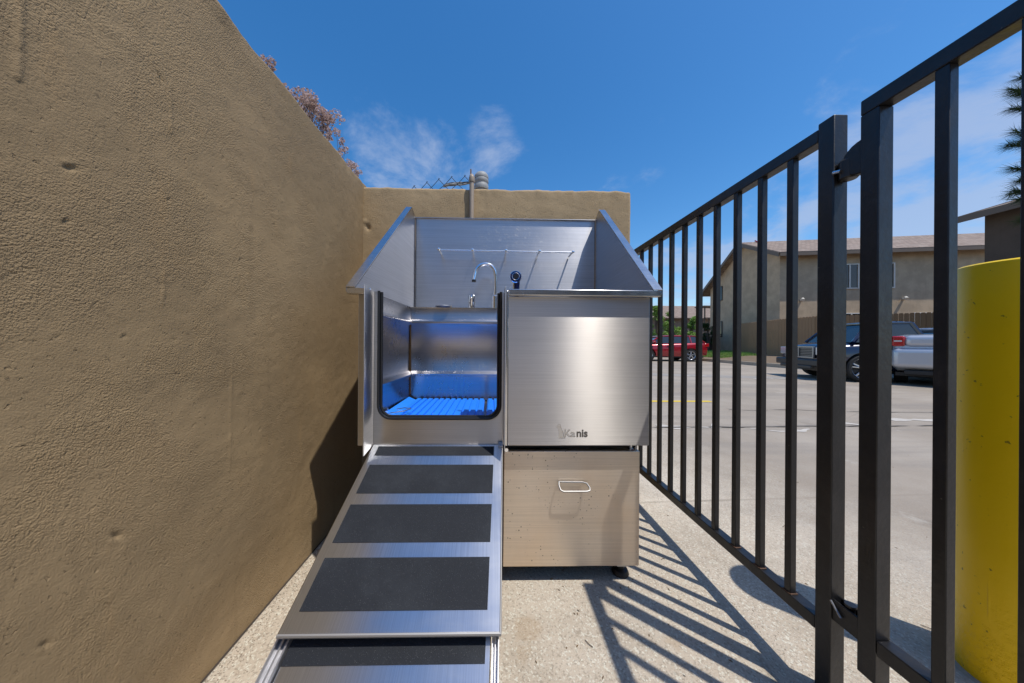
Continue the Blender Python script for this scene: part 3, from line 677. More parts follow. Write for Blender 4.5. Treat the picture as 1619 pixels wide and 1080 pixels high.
pk2 = MB().box(0, .021, 0, .0215, .2732, 1.5898).mesh('picket', mat['fence'])
for k in range(11):
    o = bpy.data.objects.new('picket', pk2); col.objects.link(o); o.parent = gt; o.location = (FX+.002, .6025-.105*k, 0)
    bv = o.modifiers.new('bevel', 'BEVEL'); bv.width = .0018; bv.segments = 2
# upper hinge: a welded eye on the post and a half-round strap on the stile
for zc, top in ((1.492, True), (.268, False)):
    h = MB()
    if top:
        cyl = [(.016, -.030), (.019, -.026), (.019, .020), (.016, .024)]
        h.lathe(cyl, (FX+.020, .792, zc-.012), 'z', 18)
        ho = h.obj('hinge', mat['fence'], gt)
        poly = [(.752, zc+.050), (.752, zc-.040)]
        pts = [(.780+.050*math.cos(a)-.028, zc-.004+.046*math.sin(a)) for a in [R(92+i*14) for i in range(13)]]
        sc = MB(); arc_ = [(.7525+.0, zc+.042)]+[(.7525+.046*math.sin(R(i*15)), zc-.002+.044*math.cos(R(i*15))) for i in range(13)]
        sc.prism(arc_, FX+.006, FX+.034, 'x'); sc.obj('hinge_strap', mat['fence'], ho, .003)
        MB().tube([(FX+.004, .812, zc-.018), (FX-.004, .806, zc-.016), (FX-.002, .792, zc-.020)], .005, 8).obj('hinge_bolt', mat['chrome'], ho)
    else:
        h.box(FX+.004, FX+.010, .750, .812, zc-.034, zc+.024); h.box(FX+.030, FX+.036, .750, .812, zc-.034, zc+.024)
        ho = h.obj('hinge', mat['fence'], gt, .002)
        MB().lathe([(.009, -.030), (.009, .026), (.012, .028), (.012, .034)], (FX+.020, .781, zc), 'z', 14).obj('hinge_pin', mat['fence'], ho)
        MB().tube([(FX+.000, .811, zc+.020), (FX-.001, .786, zc-.008)], .0028, 8).obj('hinge_bolt', mat['wiregalv'], ho)
rebase(gt, (FX+.02, .73, 0))

# ------------------------------------------------------------------ bollard
BC = (1.565, .846)
bo = MB(); rr = .113
bo.lathe([(rr, 0), (rr, .3), (rr, .7), (rr, 1.0), (rr, 1.235), (rr-.002, 1.242), (rr-.008, 1.2465), (rr-.05, 1.252), (0.001, 1.254)], (0, 0, 0), 'z', 96)
bol = bo.obj('bollard', mat['yellow']); bol.location = (*BC, 0)
tag(bol, 'thick yellow painted steel bollard just outside the black gate', 'bollard')
fr_ = MB(); fr_.lathe([(rr+.012, 0), (rr+.008, .004), (rr-.004, .006)], (0, 0, 0), 'z', 48, False)
fr_.obj('grout_collar', mat['curb'], bol)

# ------------------------------------------------------------------ behind the back wall
cp = MB().tube([(-.135, 1.932, 0), (-.135, 1.932, 2.05), (-.135, 1.934, 2.068), (-.137, 1.945, 2.082), (-.137, 1.97, 2.086)], .0155, 14)
cpo = cp.obj('conduit_pipe', mat['pipe']); tag(cpo, 'thin tan conduit pipe clipped upright to the back wall', 'pipe')
MB().lathe([(.0185, 2.035), (.0195, 2.04), (.0195, 2.062), (.0185, 2.068)], (-.135, 1.932, 0), 'z', 16).obj('coupling', mat['pipe'], cpo)
vp = thing('vent_pipe', 'grey domed vent cap poking up behind the back wall', 'vent', (-.084, 2.22, 0))
MB().lathe([(.044, 0), (.044, 2.17)], seg=24).obj('vent_riser', mat['grey'], vp)
MB().lathe([(.051, 2.13), (.053, 2.14), (.053, 2.162), (.049, 2.168), (.049, 2.178), (.053, 2.184), (.053, 2.204), (.050, 2.212)], seg=28).obj('vent_collar', mat['grey'], vp)
MB().lathe([(.052, 2.2125), (.054, 2.224), (.050, 2.240), (.038, 2.255), (.020, 2.263), (.001, 2.265)], seg=28).obj('vent_cap', mat['grey'], vp)
cf = thing('chain_link_fence', 'galvanised chain link fence end with black cable behind the back wall', 'fence', (-.4, 2.22, 0))
MB().box(.232, .242, -.008, .008, 0, 2.285).obj('fence_bar', mat['rust'], cf)
wr = MB()
tips = [(-.76, 2.10), (-.672, 2.122), (-.582, 2.151), (-.488, 2.181), (-.400, 2.206), (-.306, 2.223), (-.207, 2.233)]
for (x, z) in tips:
    x += .4
    for dirn in (-1, 1):
        wr.tube([(x+dirn*.0455*j, (.004 if j % 2 else -.004), z-.046*j) for j in range(0, 9)], .0022, 6)
    wr.tube([(x-.004, 0, z+.001), (x-.001, 0, z+.010), (x+.007, 0, z+.007)], .0022, 6)
wr.obj('wire_mesh', mat['cable'], cf)
for j in range(4):
    pts = [(.03+.20*i/10, .022+.01*j, 2.165+.008*j+.030*(i/10)**.6+.006*math.sin(i*.7+j*2)) for i in range(11)]
    MB().tube(pts, .0065, 8).obj('cable', mat['cable'] if j % 2 else mat['grey'], cf)

# ------------------------------------------------------------------ foliage
def leafcloud(clumps, per, size, m, name, parent, seed, fold=.25, aspect=.6, kind=None):
    r = random.Random(seed); v = []; f = []
    for (c, rad) in clumps:
        for _ in range(int(per*rad[3] if len(rad) > 3 else per)):
            while True:
                p = Vector((r.uniform(-1, 1), r.uniform(-1, 1), r.uniform(-1, 1)))
                if .25 < p.length < 1: break
            p = Vector((c[0]+p.x*rad[0], c[1]+p.y*rad[1], c[2]+p.z*rad[2]))
            s = size*r.uniform(.6, 1.3)
            q = Matrix.Rotation(r.uniform(0, 6.28), 3, 'Z') @ Matrix.Rotation(r.uniform(-1.2, 1.2), 3, 'X') @ Matrix.Rotation(r.uniform(-.8, .8), 3, 'Y')
            sh = [(-.5, 0, 0), (0, -.5*aspect, fold*.3), (.5, 0, 0), (0, .5*aspect, fold*.3)]
            o = len(v)
            for a in sh: v.append(tuple(p+q @ (Vector(a)*s)))
            f.append((o, o+1, o+2)); f.append((o, o+2, o+3))
    me = bpy.data.meshes.new(name); me.from_pydata(v, [], f); me.materials.append(m)
    o = bpy.data.objects.new(name, me); col.objects.link(o); o.parent = parent
    return o
# dried bush over the left wall
bu = thing('dried_bush', 'dry pinkish brown flowering bush spilling above the left wall top', 'bush', (-1.45, 2.15, 0))
r = random.Random(5); cl = []
def top_at(y): return 2.44+.02*(y-1.6)+.21*math.exp(-((y-2.14)/.26)**2)+.025*math.sin(y*17)
stems = MB()
for i in range(80):
    y = r.uniform(1.52, 2.52); x = -1.25+r.uniform(-.16, .10)
    z = top_at(y)+.02-abs(r.gauss(0, .08))
    rr_ = r.uniform(.025, .055)*(.62 if y < 1.88 else 1)
    cl.append(((x+1.45, y-2.15, z), (rr_, rr_, rr_*.9, rr_/.045)))
    b = Vector((r.uniform(-.05, .1), (y-2.15)*.6, r.uniform(1.7, 2.0)))
    e = Vector((x+1.45, y-2.15, z)); mid = (b+e)/2+Vector((r.uniform(-.05, .05), r.uniform(-.05, .05), .06))
    stems.tube([b, mid, e], [.004, .003, .0015], 5, False)
for y, z, k in ((2.44, 2.66, 3), (2.52, 2.60, 2), (2.66, 2.59, 4), (2.72, 2.56, 3)):
    for j in range(k):
        c = (-1.25+r.uniform(-.03, .03), y+r.uniform(-.05, .05), z+r.uniform(-.05, .02)); q = r.uniform(.02, .035)
        cl.append(((c[0]+1.45, c[1]-2.15, c[2]), (q, q, q, q/.045)))
        stems.tube([(.15, (y-2.15)*.8, 2.1), (.2, (y-2.15)*.95, z-.12), (c[0]+1.45, c[1]-2.15, c[2])], [.004, .002, .0012], 5, False)
leafcloud(cl, 85, .017, mat['bract'], 'flowers', bu, 8, .5, .75)
stems.tube([(0, 0, 0), (.02, .05, 1.0), (.05, 0, 2.0)], [.03, .025, .012], 8)
stems.obj('branches', mat['bark'], bu)

# pine at the right edge
pn = thing('pine_tree', 'tall pine tree whose needle tufts hang into the top right corner', 'tree', (13.55, 6.45, 0))
MB().tube([(0, 0, 0), (.05, .02, 3), (-.02, .05, 6), (.02, 0, 7.8), (0, 0, 9.6)], [.20, .17, .13, .08, .02], 12).obj('trunk', mat['bark'], pn)
ndv = []; ndf = []; brn = MB(); r = random.Random(11)
def tuft(p, d, L, n):
    d = Vector(d).normalized()
    for _ in range(n):
        t = r.uniform(-.2, .1); a = r.uniform(0, 6.28)
        s = d.orthogonal().normalized(); q = Matrix.Rotation(a, 3, d) @ s
        u = (d*r.uniform(.5, 1.1)+q*r.uniform(.15, .8)+Vector((0, 0, -.28))).normalized()
        b = Vector(p)+d*t; e = b+u*L*r.uniform(.7, 1.15); w = u.cross(Vector((.3, .5, .8))).normalized()*.0045
        o = len(ndv); ndv.extend([tuple(b-w), tuple(b+w), tuple(e)]); ndf.append((o, o+1, o+2))
def branch(a, b, k, L=.26, n=70):
    a = Vector(a); b = Vector(b); mid = (a+b)/2+Vector((0, 0, -.05)); brn.tube([a, mid, b], [.03, .018, .007], 6)
    for i in range(k):
        t = .35+.65*i/max(1, k-1); p = a+(b-a)*t; tuft(p, (b-a).normalized()+Vector((r.uniform(-.5, .5), r.uniform(-.5, .5), r.uniform(-.3, .4))), L, n)
    tuft(b, b-a, L*1.1, n+40)
def tgt(x, y):   # local coordinates of points beside the far gate picket, on a depth line
    return x
for (bx, by, bz) in ((-1.72, -.28, 8.10), (-1.66, -.30, 7.62), (-1.50, -.25, 8.42), (-1.62, -.25, 7.95), (-1.75, -.30, 6.62), (-1.60, -.28, 6.95), (-1.52, -.25, 6.66), (-1.62, -.30, 5.98), (-1.60, -.28, 5.35), (-1.50, -.25, 5.62), (-1.55, -.25, 5.10)):
    branch((0, 0, bz*.857-.3), (bx*.78, by*-.9, bz*.857+.02), 4, .24, 60)
for i in range(34):
    a = r.uniform(-1.9, 4.0) if i % 3 else r.uniform(.2, 5); z = r.uniform(4.2, 9.2); L = (9.8-z)*.20+.5
    if math.cos(a) < .1: L *= .45
    branch((0, 0, z-.25), (math.cos(a)*L, math.sin(a)*L, z+r.uniform(-.25, .2)), 4, .26, 34)
me = bpy.data.meshes.new('needles'); me.from_pydata(ndv, [], ndf); me.materials.append(mat['needle'])
o = bpy.data.objects.new('needles', me); col.objects.link(o); o.parent = pn
brn.obj('branches', mat['bark'], pn)

# ------------------------------------------------------------------ planting bed, kerb, grass
bedp = [(12.55, 10.9), (12.30, 13.6), (12.25, 17.0), (13.2, 24), (16, 40), (60, 40), (60, 12.3), (19.5, 12.2), (14.2, 10.4)]
bed = MB(); n = len(bedp)
cxy = (18, 16)
top = [(x, y, .13) for x, y in bedp]; inn = [(x+(20-x)*.28, y+(20-y)*.18, .34) for x, y in bedp]
bed.add([(x, y, 0) for x, y in bedp]+top+inn, [(i, (i+1) % n, n+(i+1) % n, n+i) for i in range(n)]+[(n+i, n+(i+1) % n, 2*n+(i+1) % n, 2*n+i) for i in range(n)]+[tuple(range(2*n, 3*n))])
struct(bed.obj('planting_bed', mat['dirt'], smooth=False))
kb = MB()
for (xa, ya), (xb, yb) in zip(bedp[:4], bedp[1:5]):
    d = Vector((xb-xa, yb-ya, 0)).normalized(); q = Vector((-d.y, d.x, 0))*.15
    a = Vector((xa, ya, 0)); b = Vector((xb, yb, 0)); kb.add([a-q*.02, b-q*.02, b+q, a+q, *(p+Vector((0, 0, .155)) for p in (a-q*.02, b-q*.02, b+q, a+q))], [(0, 1, 2, 3), (4, 5, 6, 7), (0, 1, 5, 4), (1, 2, 6, 5), (2, 3, 7, 6), (3, 0, 4, 7)])
a, b = Vector((14.2, 10.4, 0)), Vector((12.55, 10.9, 0)); d = (b-a).normalized(); q = Vector((d.y, -d.x, 0))*-.15
kb.add([a, b, b+q, a+q, *(p+Vector((0, 0, .155)) for p in (a, b, b+q, a+q))], [(0, 1, 2, 3), (4, 5, 6, 7), (0, 1, 5, 4), (1, 2, 6, 5), (2, 3, 7, 6), (3, 0, 4, 7)])
struct(kb.obj('curb', mat['curb']))
r = random.Random(2); gv = []; gf = []
for i in range(26000):
    y = r.uniform(16.4, 23.5); x = r.uniform(12.9, 17.4)
    if x > 12.9+(y-15)*.62+1.2: continue
    z = .10+.24*min(1, (x-12.3)/3); h = r.uniform(.05, .14)*(1.5 if fbm((x, y, 0), 2, .7) > 0 else 1); a = r.uniform(0, 3.14); dx_, dy_ = math.cos(a)*.018, math.sin(a)*.018
    o = len(gv); gv += [(x-dx_, y-dy_, z), (x+dx_, y+dy_, z), (x+r.uniform(-.04, .04), y+r.uniform(-.04, .04), z+h)]; gf.append((o, o+1, o+2))
me = bpy.data.meshes.new('grass'); me.from_pydata(gv, [], gf); me.materials.append(mat['leaf']); o = bpy.data.objects.new('grass', me); col.objects.link(o); o['kind'] = 'stuff'; o['label'] = 'strip of green lawn behind the kerb by the apartment wall'
o['category'] = 'grass'

# ------------------------------------------------------------------ buildings
def poly_wall(pts, th=None): return MB().add(pts, [tuple(range(len(pts)))])
ap = thing('apartment_building', 'two storey tan stucco apartment block with brown shingle gable roof behind the board fence', 'building')
c0 = Vector((17.85, 18.1, 0)); fd = Vector((.9855, -.170, 0)).normalized(); gd = Vector((.10, 1, 0)).normalized()
# facade length 14, gable depth 9; eaves 6.4 front, ridge 8.5, rear eave 5.2
FL = 22; GD = 6.8
A = c0; B = c0+fd*FL; Cc = c0+gd*GD; Dd = B+gd*GD
def up3(p, z): return Vector((p.x, p.y, z))
mw = MB()
rg = c0+gd*2.9
th = .2
mw.add([up3(A, 0), up3(B, 0), up3(B, 6.66), up3(A, 6.66)], [(0, 1, 2, 3)])
mw.add([up3(A, 0), up3(Cc, 0), up3(Cc, 5.55), up3(rg, 8.1), up3(A, 6.66)], [(0, 1, 2, 3, 4)])
mw.add([up3(B, 0), up3(Dd, 0), up3(Dd, 5.55), up3(B+gd*2.9, 8.1), up3(B, 6.66)], [(0, 1, 2, 3, 4)])
mw.add([up3(Cc, 0), up3(Dd, 0), up3(Dd, 5.55), up3(Cc, 5.55)], [(0, 1, 2, 3)])
mw.obj('wall', mat['farwall'], ap, smooth=False)
def roof_slab(p, name, m, par, t=.16):
    p = [Vector(q) for q in p]; nn = (p[1]-p[0]).cross(p[3]-p[0]).normalized(); nn = nn if nn.z > 0 else -nn
    mb = MB(); mb.add(p+[q+nn*t for q in p], [(0, 1, 2, 3), (4, 5, 6, 7), (0, 1, 5, 4), (1, 2, 6, 5), (2, 3, 7, 6), (3, 0, 4, 7)])
    return mb.obj(name, m, par, smooth=False)
ov = .56
def e(a, b, z): return up3(c0+fd*a+gd*b, z)
slope_f = (8.1-6.66)/2.9
zf = 6.66-slope_f*ov+.02
rf = roof_slab([e(-.45, -ov, zf), e(FL+.4, -ov, zf), e(FL+.4, 2.9, 8.12), e(-.45, 2.9, 8.12)], 'roof', mat['shingle'], ap)
zb2 = 5.55-(8.1-5.55)/(GD-2.9)*.7
rb_ = roof_slab([e(-.45, GD+.7, zb2), e(-.45, 2.9, 8.12), e(FL+.4, 2.9, 8.12), e(FL+.4, GD+.7, zb2)], 'roof', mat['shingle'], ap)
def beam(a, b, h, w, name, m, par):
    a = Vector(a); b = Vector(b); d = (b-a).normalized(); q = Vector((d.y, -d.x, 0)).normalized()*w
    mb = MB(); z = Vector((0, 0, h)); mb.add([a, b, b+q, a+q, a-z, b-z, b+q-z, a+q-z], [(0, 1, 2, 3), (4, 5, 6, 7), (0, 1, 5, 4), (1, 2, 6, 5), (2, 3, 7, 6), (3, 0, 4, 7)]); return mb.obj(name, m, par, smooth=False)
beam(e(-.46, -ov-.01, zf+.13), e(FL+.41, -ov-.01, zf+.13), .22, .05, 'fascia', mat['fascia'], ap)
beam(e(-.47, -ov, zf+.15), e(-.47, 2.9, 8.27), .26, -.05, 'fascia', mat['fascia'], ap)
beam(e(-.47, 2.9, 8.27), e(-.47, GD+.7, zb2+.15), .26, -.05, 'fascia', mat['fascia'], ap)
def window(par, o0, u, w, h, z0, out, glass='glass', frame='white', d=.06, mull=True):
    o0 = Vector(o0); u = Vector(u).normalized(); nrm_ = Vector(out).normalized()
    def bx(a0, a1, b0, b1, n0, n1):
        mb = MB(); vs = [o0+u*a+Vector((0, 0, z0+b))+nrm_*n for a in (a0, a1) for b in (b0, b1) for n in (n0, n1)]
        return mb.add(vs, [(0, 1, 3, 2), (4, 6, 7, 5), (0, 4, 5, 1), (2, 3, 7, 6), (0, 2, 6, 4), (1, 5, 7, 3)])
    fm = bx(0, w, 0, .06, 0, d); fm.add(bx(0, w, h-.06, h, 0, d).v, fm.f[:6]); fm.add(bx(0, .06, .06, h-.06, 0, d).v, fm.f[:6]); fm.add(bx(w-.06, w, .06, h-.06, 0, d).v, fm.f[:6])
    if mull: fm.add(bx(w/2-.03, w/2+.03, .06, h-.06, 0, d).v, fm.f[:6])
    f_ = fm.obj('window', mat[frame], par, smooth=False)
    bx(.03, w-.03, .03, h-.03, .005, .02).obj('pane', mat[glass], f_, smooth=False)
    return f_
outf = -gd
window(ap, c0+fd*3.2, fd, .95, 1.5, 4.35, Vector((fd.y, -fd.x, 0)))
window(ap, c0+fd*5.0, fd, .95, 1.5, 4.35, Vector((fd.y, -fd.x, 0)))
window(ap, c0+fd*3.15, fd, 1.25, 1.0, 1.9, Vector((fd.y, -fd.x, 0)))
window(ap, c0+fd*6.9, fd, 1.3, 1.0, 1.9, Vector((fd.y, -fd.x, 0)))
outg = Vector((-gd.y, gd.x, 0))
window(ap, c0+gd*5.25, gd, .75, 1.15, 4.45, outg, frame='blacktrim')
window(ap, c0+gd*5.25, gd, .75, 1.25, 1.55, outg, frame='blacktrim')
for a in (1.15, 6.4):
    p = c0+fd*a+Vector((fd.y, -fd.x, 0))*.0
    q = Vector((fd.y, -fd.x, 0))
    mb = MB().tube([up3(p, 3.70), up3(p+q*.16, 3.72)], [.06, .05], 10); bk = mb.obj('wall_lamp', mat['white'], ap)
    MB().tube([up3(p+q*.12, 3.80), up3(p+q*.26-fd*.08, 3.68)], [.06, .09], 14).obj('lamp_head', mat['white'], bk)
p = c0+fd*5.25; q = Vector((fd.y, -fd.x, 0))
MB().tube([up3(p+q*.05, 2.6), up3(p+q*.05, 3.7)], .05, 8).obj('downpipe', mat['white'], ap)
for a in (.55, 5.2):
    vo = MB().tube([e(a, 2.6, 7.85), e(a, 2.6, 8.22)], .06, 10).obj('roof_vent', mat['red'], ap)
    MB().tube([e(a-.14, 2.6, 8.28), e(a, 2.6, 8.20), e(a+.14, 2.6, 8.28)], .045, 8).obj('vent_hood', mat['red'], vo)
rebase(ap, c0)

# near brown building at the right edge
db = thing('dark_building', 'shaded dark brown stucco building with overhanging eave beside the yellow bollard', 'building')
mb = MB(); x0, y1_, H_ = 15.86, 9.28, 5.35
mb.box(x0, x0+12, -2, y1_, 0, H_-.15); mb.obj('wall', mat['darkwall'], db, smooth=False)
rs = roof_slab([(x0-.42, -2.6, 5.12), (x0-.42, y1_+.62, 5.12), (x0+6, y1_+.62, 7.1), (x0+6, -2.6, 7.1)], 'roof', mat['shingle'], db, .10)
MB().box(x0-.38, x0+2, y1_+.003, y1_+.58, 5.06, 5.11, T=lambda v: Vector((v.x, v.y, v.z+(v.x-x0+.38)*.33))).obj('soffit', mat['darkwall'], db)
beam((x0-.46, -2.6, 5.24), (x0-.46, y1_+.63, 5.24), .20, -.04, 'fascia', mat['fascia'], db)
beam((x0-.46, y1_+.63, 5.24), (x0+6, y1_+.63, 7.22), .20, -.04, 'fascia', mat['fascia'], db)
rebase(db, (x0, y1_, 0))

# unseen building added behind the camera to darken reflections in the steel
ob = thing('added_building', 'low brown stucco building added behind the viewer for its dark reflection in the steel', 'building', (0, -9, 0))
MB().box(-9, 7, -6, 0, 0, 4.3).obj('wall', mat['brownwall'], ob, smooth=False)
roof_slab([(-9.6, .6, 4.2), (7.6, .6, 4.2), (7.6, -3, 5.6), (-9.6, -3, 5.6)], 'roof', mat['shingle'], ob)
roof_slab([(-9.6, -6.6, 4.2), (7.6, -6.6, 4.2), (7.6, -3, 5.6), (-9.6, -3, 5.6)], 'roof', mat['shingle'], ob)
for x in (-6, -2, 2, 5): window(ob, (x, 0, 0), (1, 0, 0), 1.4, 1.1, 1.3, (0, 1, 0))

# board fence: each board stands by itself where it can be told apart
def board_fence(pts, z0, z1, w, root, m):
    k = 0; ms = {}
    for (a, za, zb), (b, zc, zd) in zip(pts, pts[1:]):
        a = Vector((*a, 0)); b = Vector((*b, 0)); L = (b-a).length; d = (b-a)/L; n_ = max(1, round(L/w))
        for i in range(n_):
            p = a+d*(i+.5)*L/n_; t = (i+.5)/n_
            o = bpy.data.objects.new('board', bm_); col.objects.link(o); o.parent = root
            o.location = (p.x, p.y, za+(zc-za)*t); o.rotation_euler = (0, 0, math.atan2(d.y, d.x)); o.scale = (1, 1, (zb+(zd-zb)*t)-(za+(zc-za)*t)+.004*(k % 3))
            k += 1
bw = .145
bm_ = MB().prism([(-bw/2+.006, 0), (bw/2-.006, 0), (bw/2-.006, .985), (bw/2-.03, 1), (-bw/2+.03, 1), (-bw/2+.006, .985)], -.012, .012, 'y').mesh('board', mat['board'], smooth=False)
bf = thing('board_fence', 'tall tan vertical board fence with notched tops in front of the apartment block', 'fence')
fp = [((16.95, 20.3), .28, 2.36), ((15.95, 16.2), .28, 2.38), ((16.1, 14.5), .26, 2.40), ((17.9, 13.1), .2, 2.40), ((19.6, 11.7), .2, 2.42)]
board_fence(fp, 0, 0, bw, bf, None)
for (a, za, zb), (b, zc, zd) in zip(fp, fp[1:]):
    for zr in (.5, 1.6):
        beam((a[0]+.04, a[1]+.05, za+zr), (b[0]+.04, b[1]+.05, zc+zr), .09, -.04, 'fence_rail', mat['boarddk'], bf)
rebase(bf, (16.1, 14.5, 0))

# far left: low house roof, dark fence, stair rail
fh = thing('distant_house', 'distant low house with long pale brown roof behind the leafy trees', 'building', (26, 44, 0))
MB().box(-12, 9, -1, 8, 0, 4.7).obj('wall', mat['brownwall'], fh, smooth=False)
roof_slab([(-12.6, -1.7, 4.55), (9.6, -1.7, 4.55), (9.6, 3.5, 6.9), (-12.6, 3.5, 6.9)], 'roof', mat['shingle'], fh)
roof_slab([(-12.6, 8.7, 4.55), (9.6, 8.7, 4.55), (9.6, 3.5, 6.9), (-12.6, 3.5, 6.9)], 'roof', mat['shingle'], fh)
df = thing('timber_fence', 'dark brown timber fence with capping rail behind the red car', 'fence', (14, 24, 0))
bm_ = MB().box(-.07, .07, -.012, .012, 0, 1).mesh('board', mat['boarddk'], smooth=False)
board_fence([((-5.5, 0), 0, 1.72), ((4.2, 0), 0, 1.72)], 0, 0, .30, df, None)
MB().box(-5.6, 4.2, -.07, .07, 1.735, 1.80).obj('cap_rail', mat['board'], df)
MB().box(-5.6, 4.2, .02, .06, .4, 1.6).obj('backing_board', mat['boarddk'], df)
sr = thing('metal_staircase', 'black metal stair railing on a landing beside the apartment gable', 'stairs', (20.0, 27.2, 0))
MB().box(-.7, 1.6, -.6, .6, 2.15, 2.3).obj('landing', mat['fascia'], sr)
for i in range(7): MB().box(-.7+.38*i-.02, -.7+.38*i+.02, -.62, -.58, 2.3, 3.3).obj('baluster', mat['blacktrim'], sr)
for x in (-.7, 1.5): MB().box(x, x+.09, -.6, -.5, 0, 4.4).obj('post', mat['fascia'], sr)
MB().box(-.75, 1.65, -.64, -.56, 3.3, 3.36).obj('handrail', mat['blacktrim'], sr)
MB().box(-.8, 1.7, -.65, .6, 4.35, 4.45).obj('roof', mat['fascia'], sr)
def tree(x, y, h, cr, label, m, seed, n=16, per=260, ls=.11):
    t = thing('leafy_tree', label, 'tree', (x, y, 0)); r = random.Random(seed)
    mb = MB().tube([(0, 0, 0), (.05, 0, h*.3), (0, .05, h*.6), (.05, 0, h*.85)], [.09, .07, .05, .02], 8)
    cl = []
    for i in range(n):
        a = r.uniform(0, 6.28); q = r.uniform(.1, 1)*cr; zc = r.uniform(.42, .95)*h; s = cr*r.uniform(.22, .42)*(1.15-zc/h*.5)
        c = (math.cos(a)*q*(1.2-zc/h*.8), math.sin(a)*q*(1.2-zc/h*.8), zc); cl.append((c, (s, s, s*.8)))
        mb.tube([(0, 0, h*.35), (c[0]*.5, c[1]*.5, (h*.35+zc)/2+.1), c], [.03, .02, .008], 5, False)
    mb.obj('trunk', mat['bark'], t); leafcloud(cl, per, ls, m, 'crown', t, seed+1); return t
tree(12.0, 21.4, 3.75, 1.0, 'slim bright green tree directly behind the front of the red car', mat['leaf'], 21)
tree(13.3, 21.9, 3.4, .95, 'bright green leafy tree behind the rear door of the red car', mat['leaf'], 31)
tree(15.1, 22.2, 3.3, .85, 'bushy green tree behind the tail of the red car', mat['leaf'], 41)
tree(16.9, 22.9, 2.6, .8, 'low dark shrub-like tree between the red car and the apartment gable', mat['leafdk'], 51, ls=.09)

# ------------------------------------------------------------------ cars
wcache = {}
def wheel(root, x, y, rad, side, w=.22, spokes=5, rimk=.70, name='wheel'):
    t = MB().lathe([(rad*rimk, -w/2), (rad*.93, -w/2), (rad, -w/2+.03), (rad, w/2-.03), (rad*.93, w/2), (rad*rimk, w/2), (rad*rimk, -w/2)], (0, 0, 0), 'y', 36, False).obj(name, mat['tyre'], root)
    t.location = (x, y, rad)
    m = MB(); o_ = side*w/2
    m.lathe([(rad*rimk, o_), (rad*rimk, o_*.97), (rad*(rimk-.05), o_*.86), (rad*(rimk-.07), o_*.2)], (0, 0, 0), 'y', 32, False)
    for k in range(spokes):
        a = 2*math.pi*k/spokes+.3
        for da in (-.16, .16) if spokes <= 5 else (0,):
            p = [(math.cos(a+da*.4)*rad*.10, o_*.80, math.sin(a+da*.4)*rad*.10), (math.cos(a+da)*rad*(rimk-.03), o_*.90, math.sin(a+da)*rad*(rimk-.03))]
            m.tube(p, [rad*.075, rad*.055], 6)
    m.lathe([(rad*.16, o_*.72), (rad*.16, o_*.88), (rad*.05, o_*.92)], (0, 0, 0), 'y', 16)
    m.obj('rim', mat['alloy'], t)
    MB().lathe([(rad*(rimk-.06), o_*.2), (.001, o_*.2)], (0, 0, 0), 'y', 24, False).obj('brake_disc', mat['blacktrim'], t)
    return t
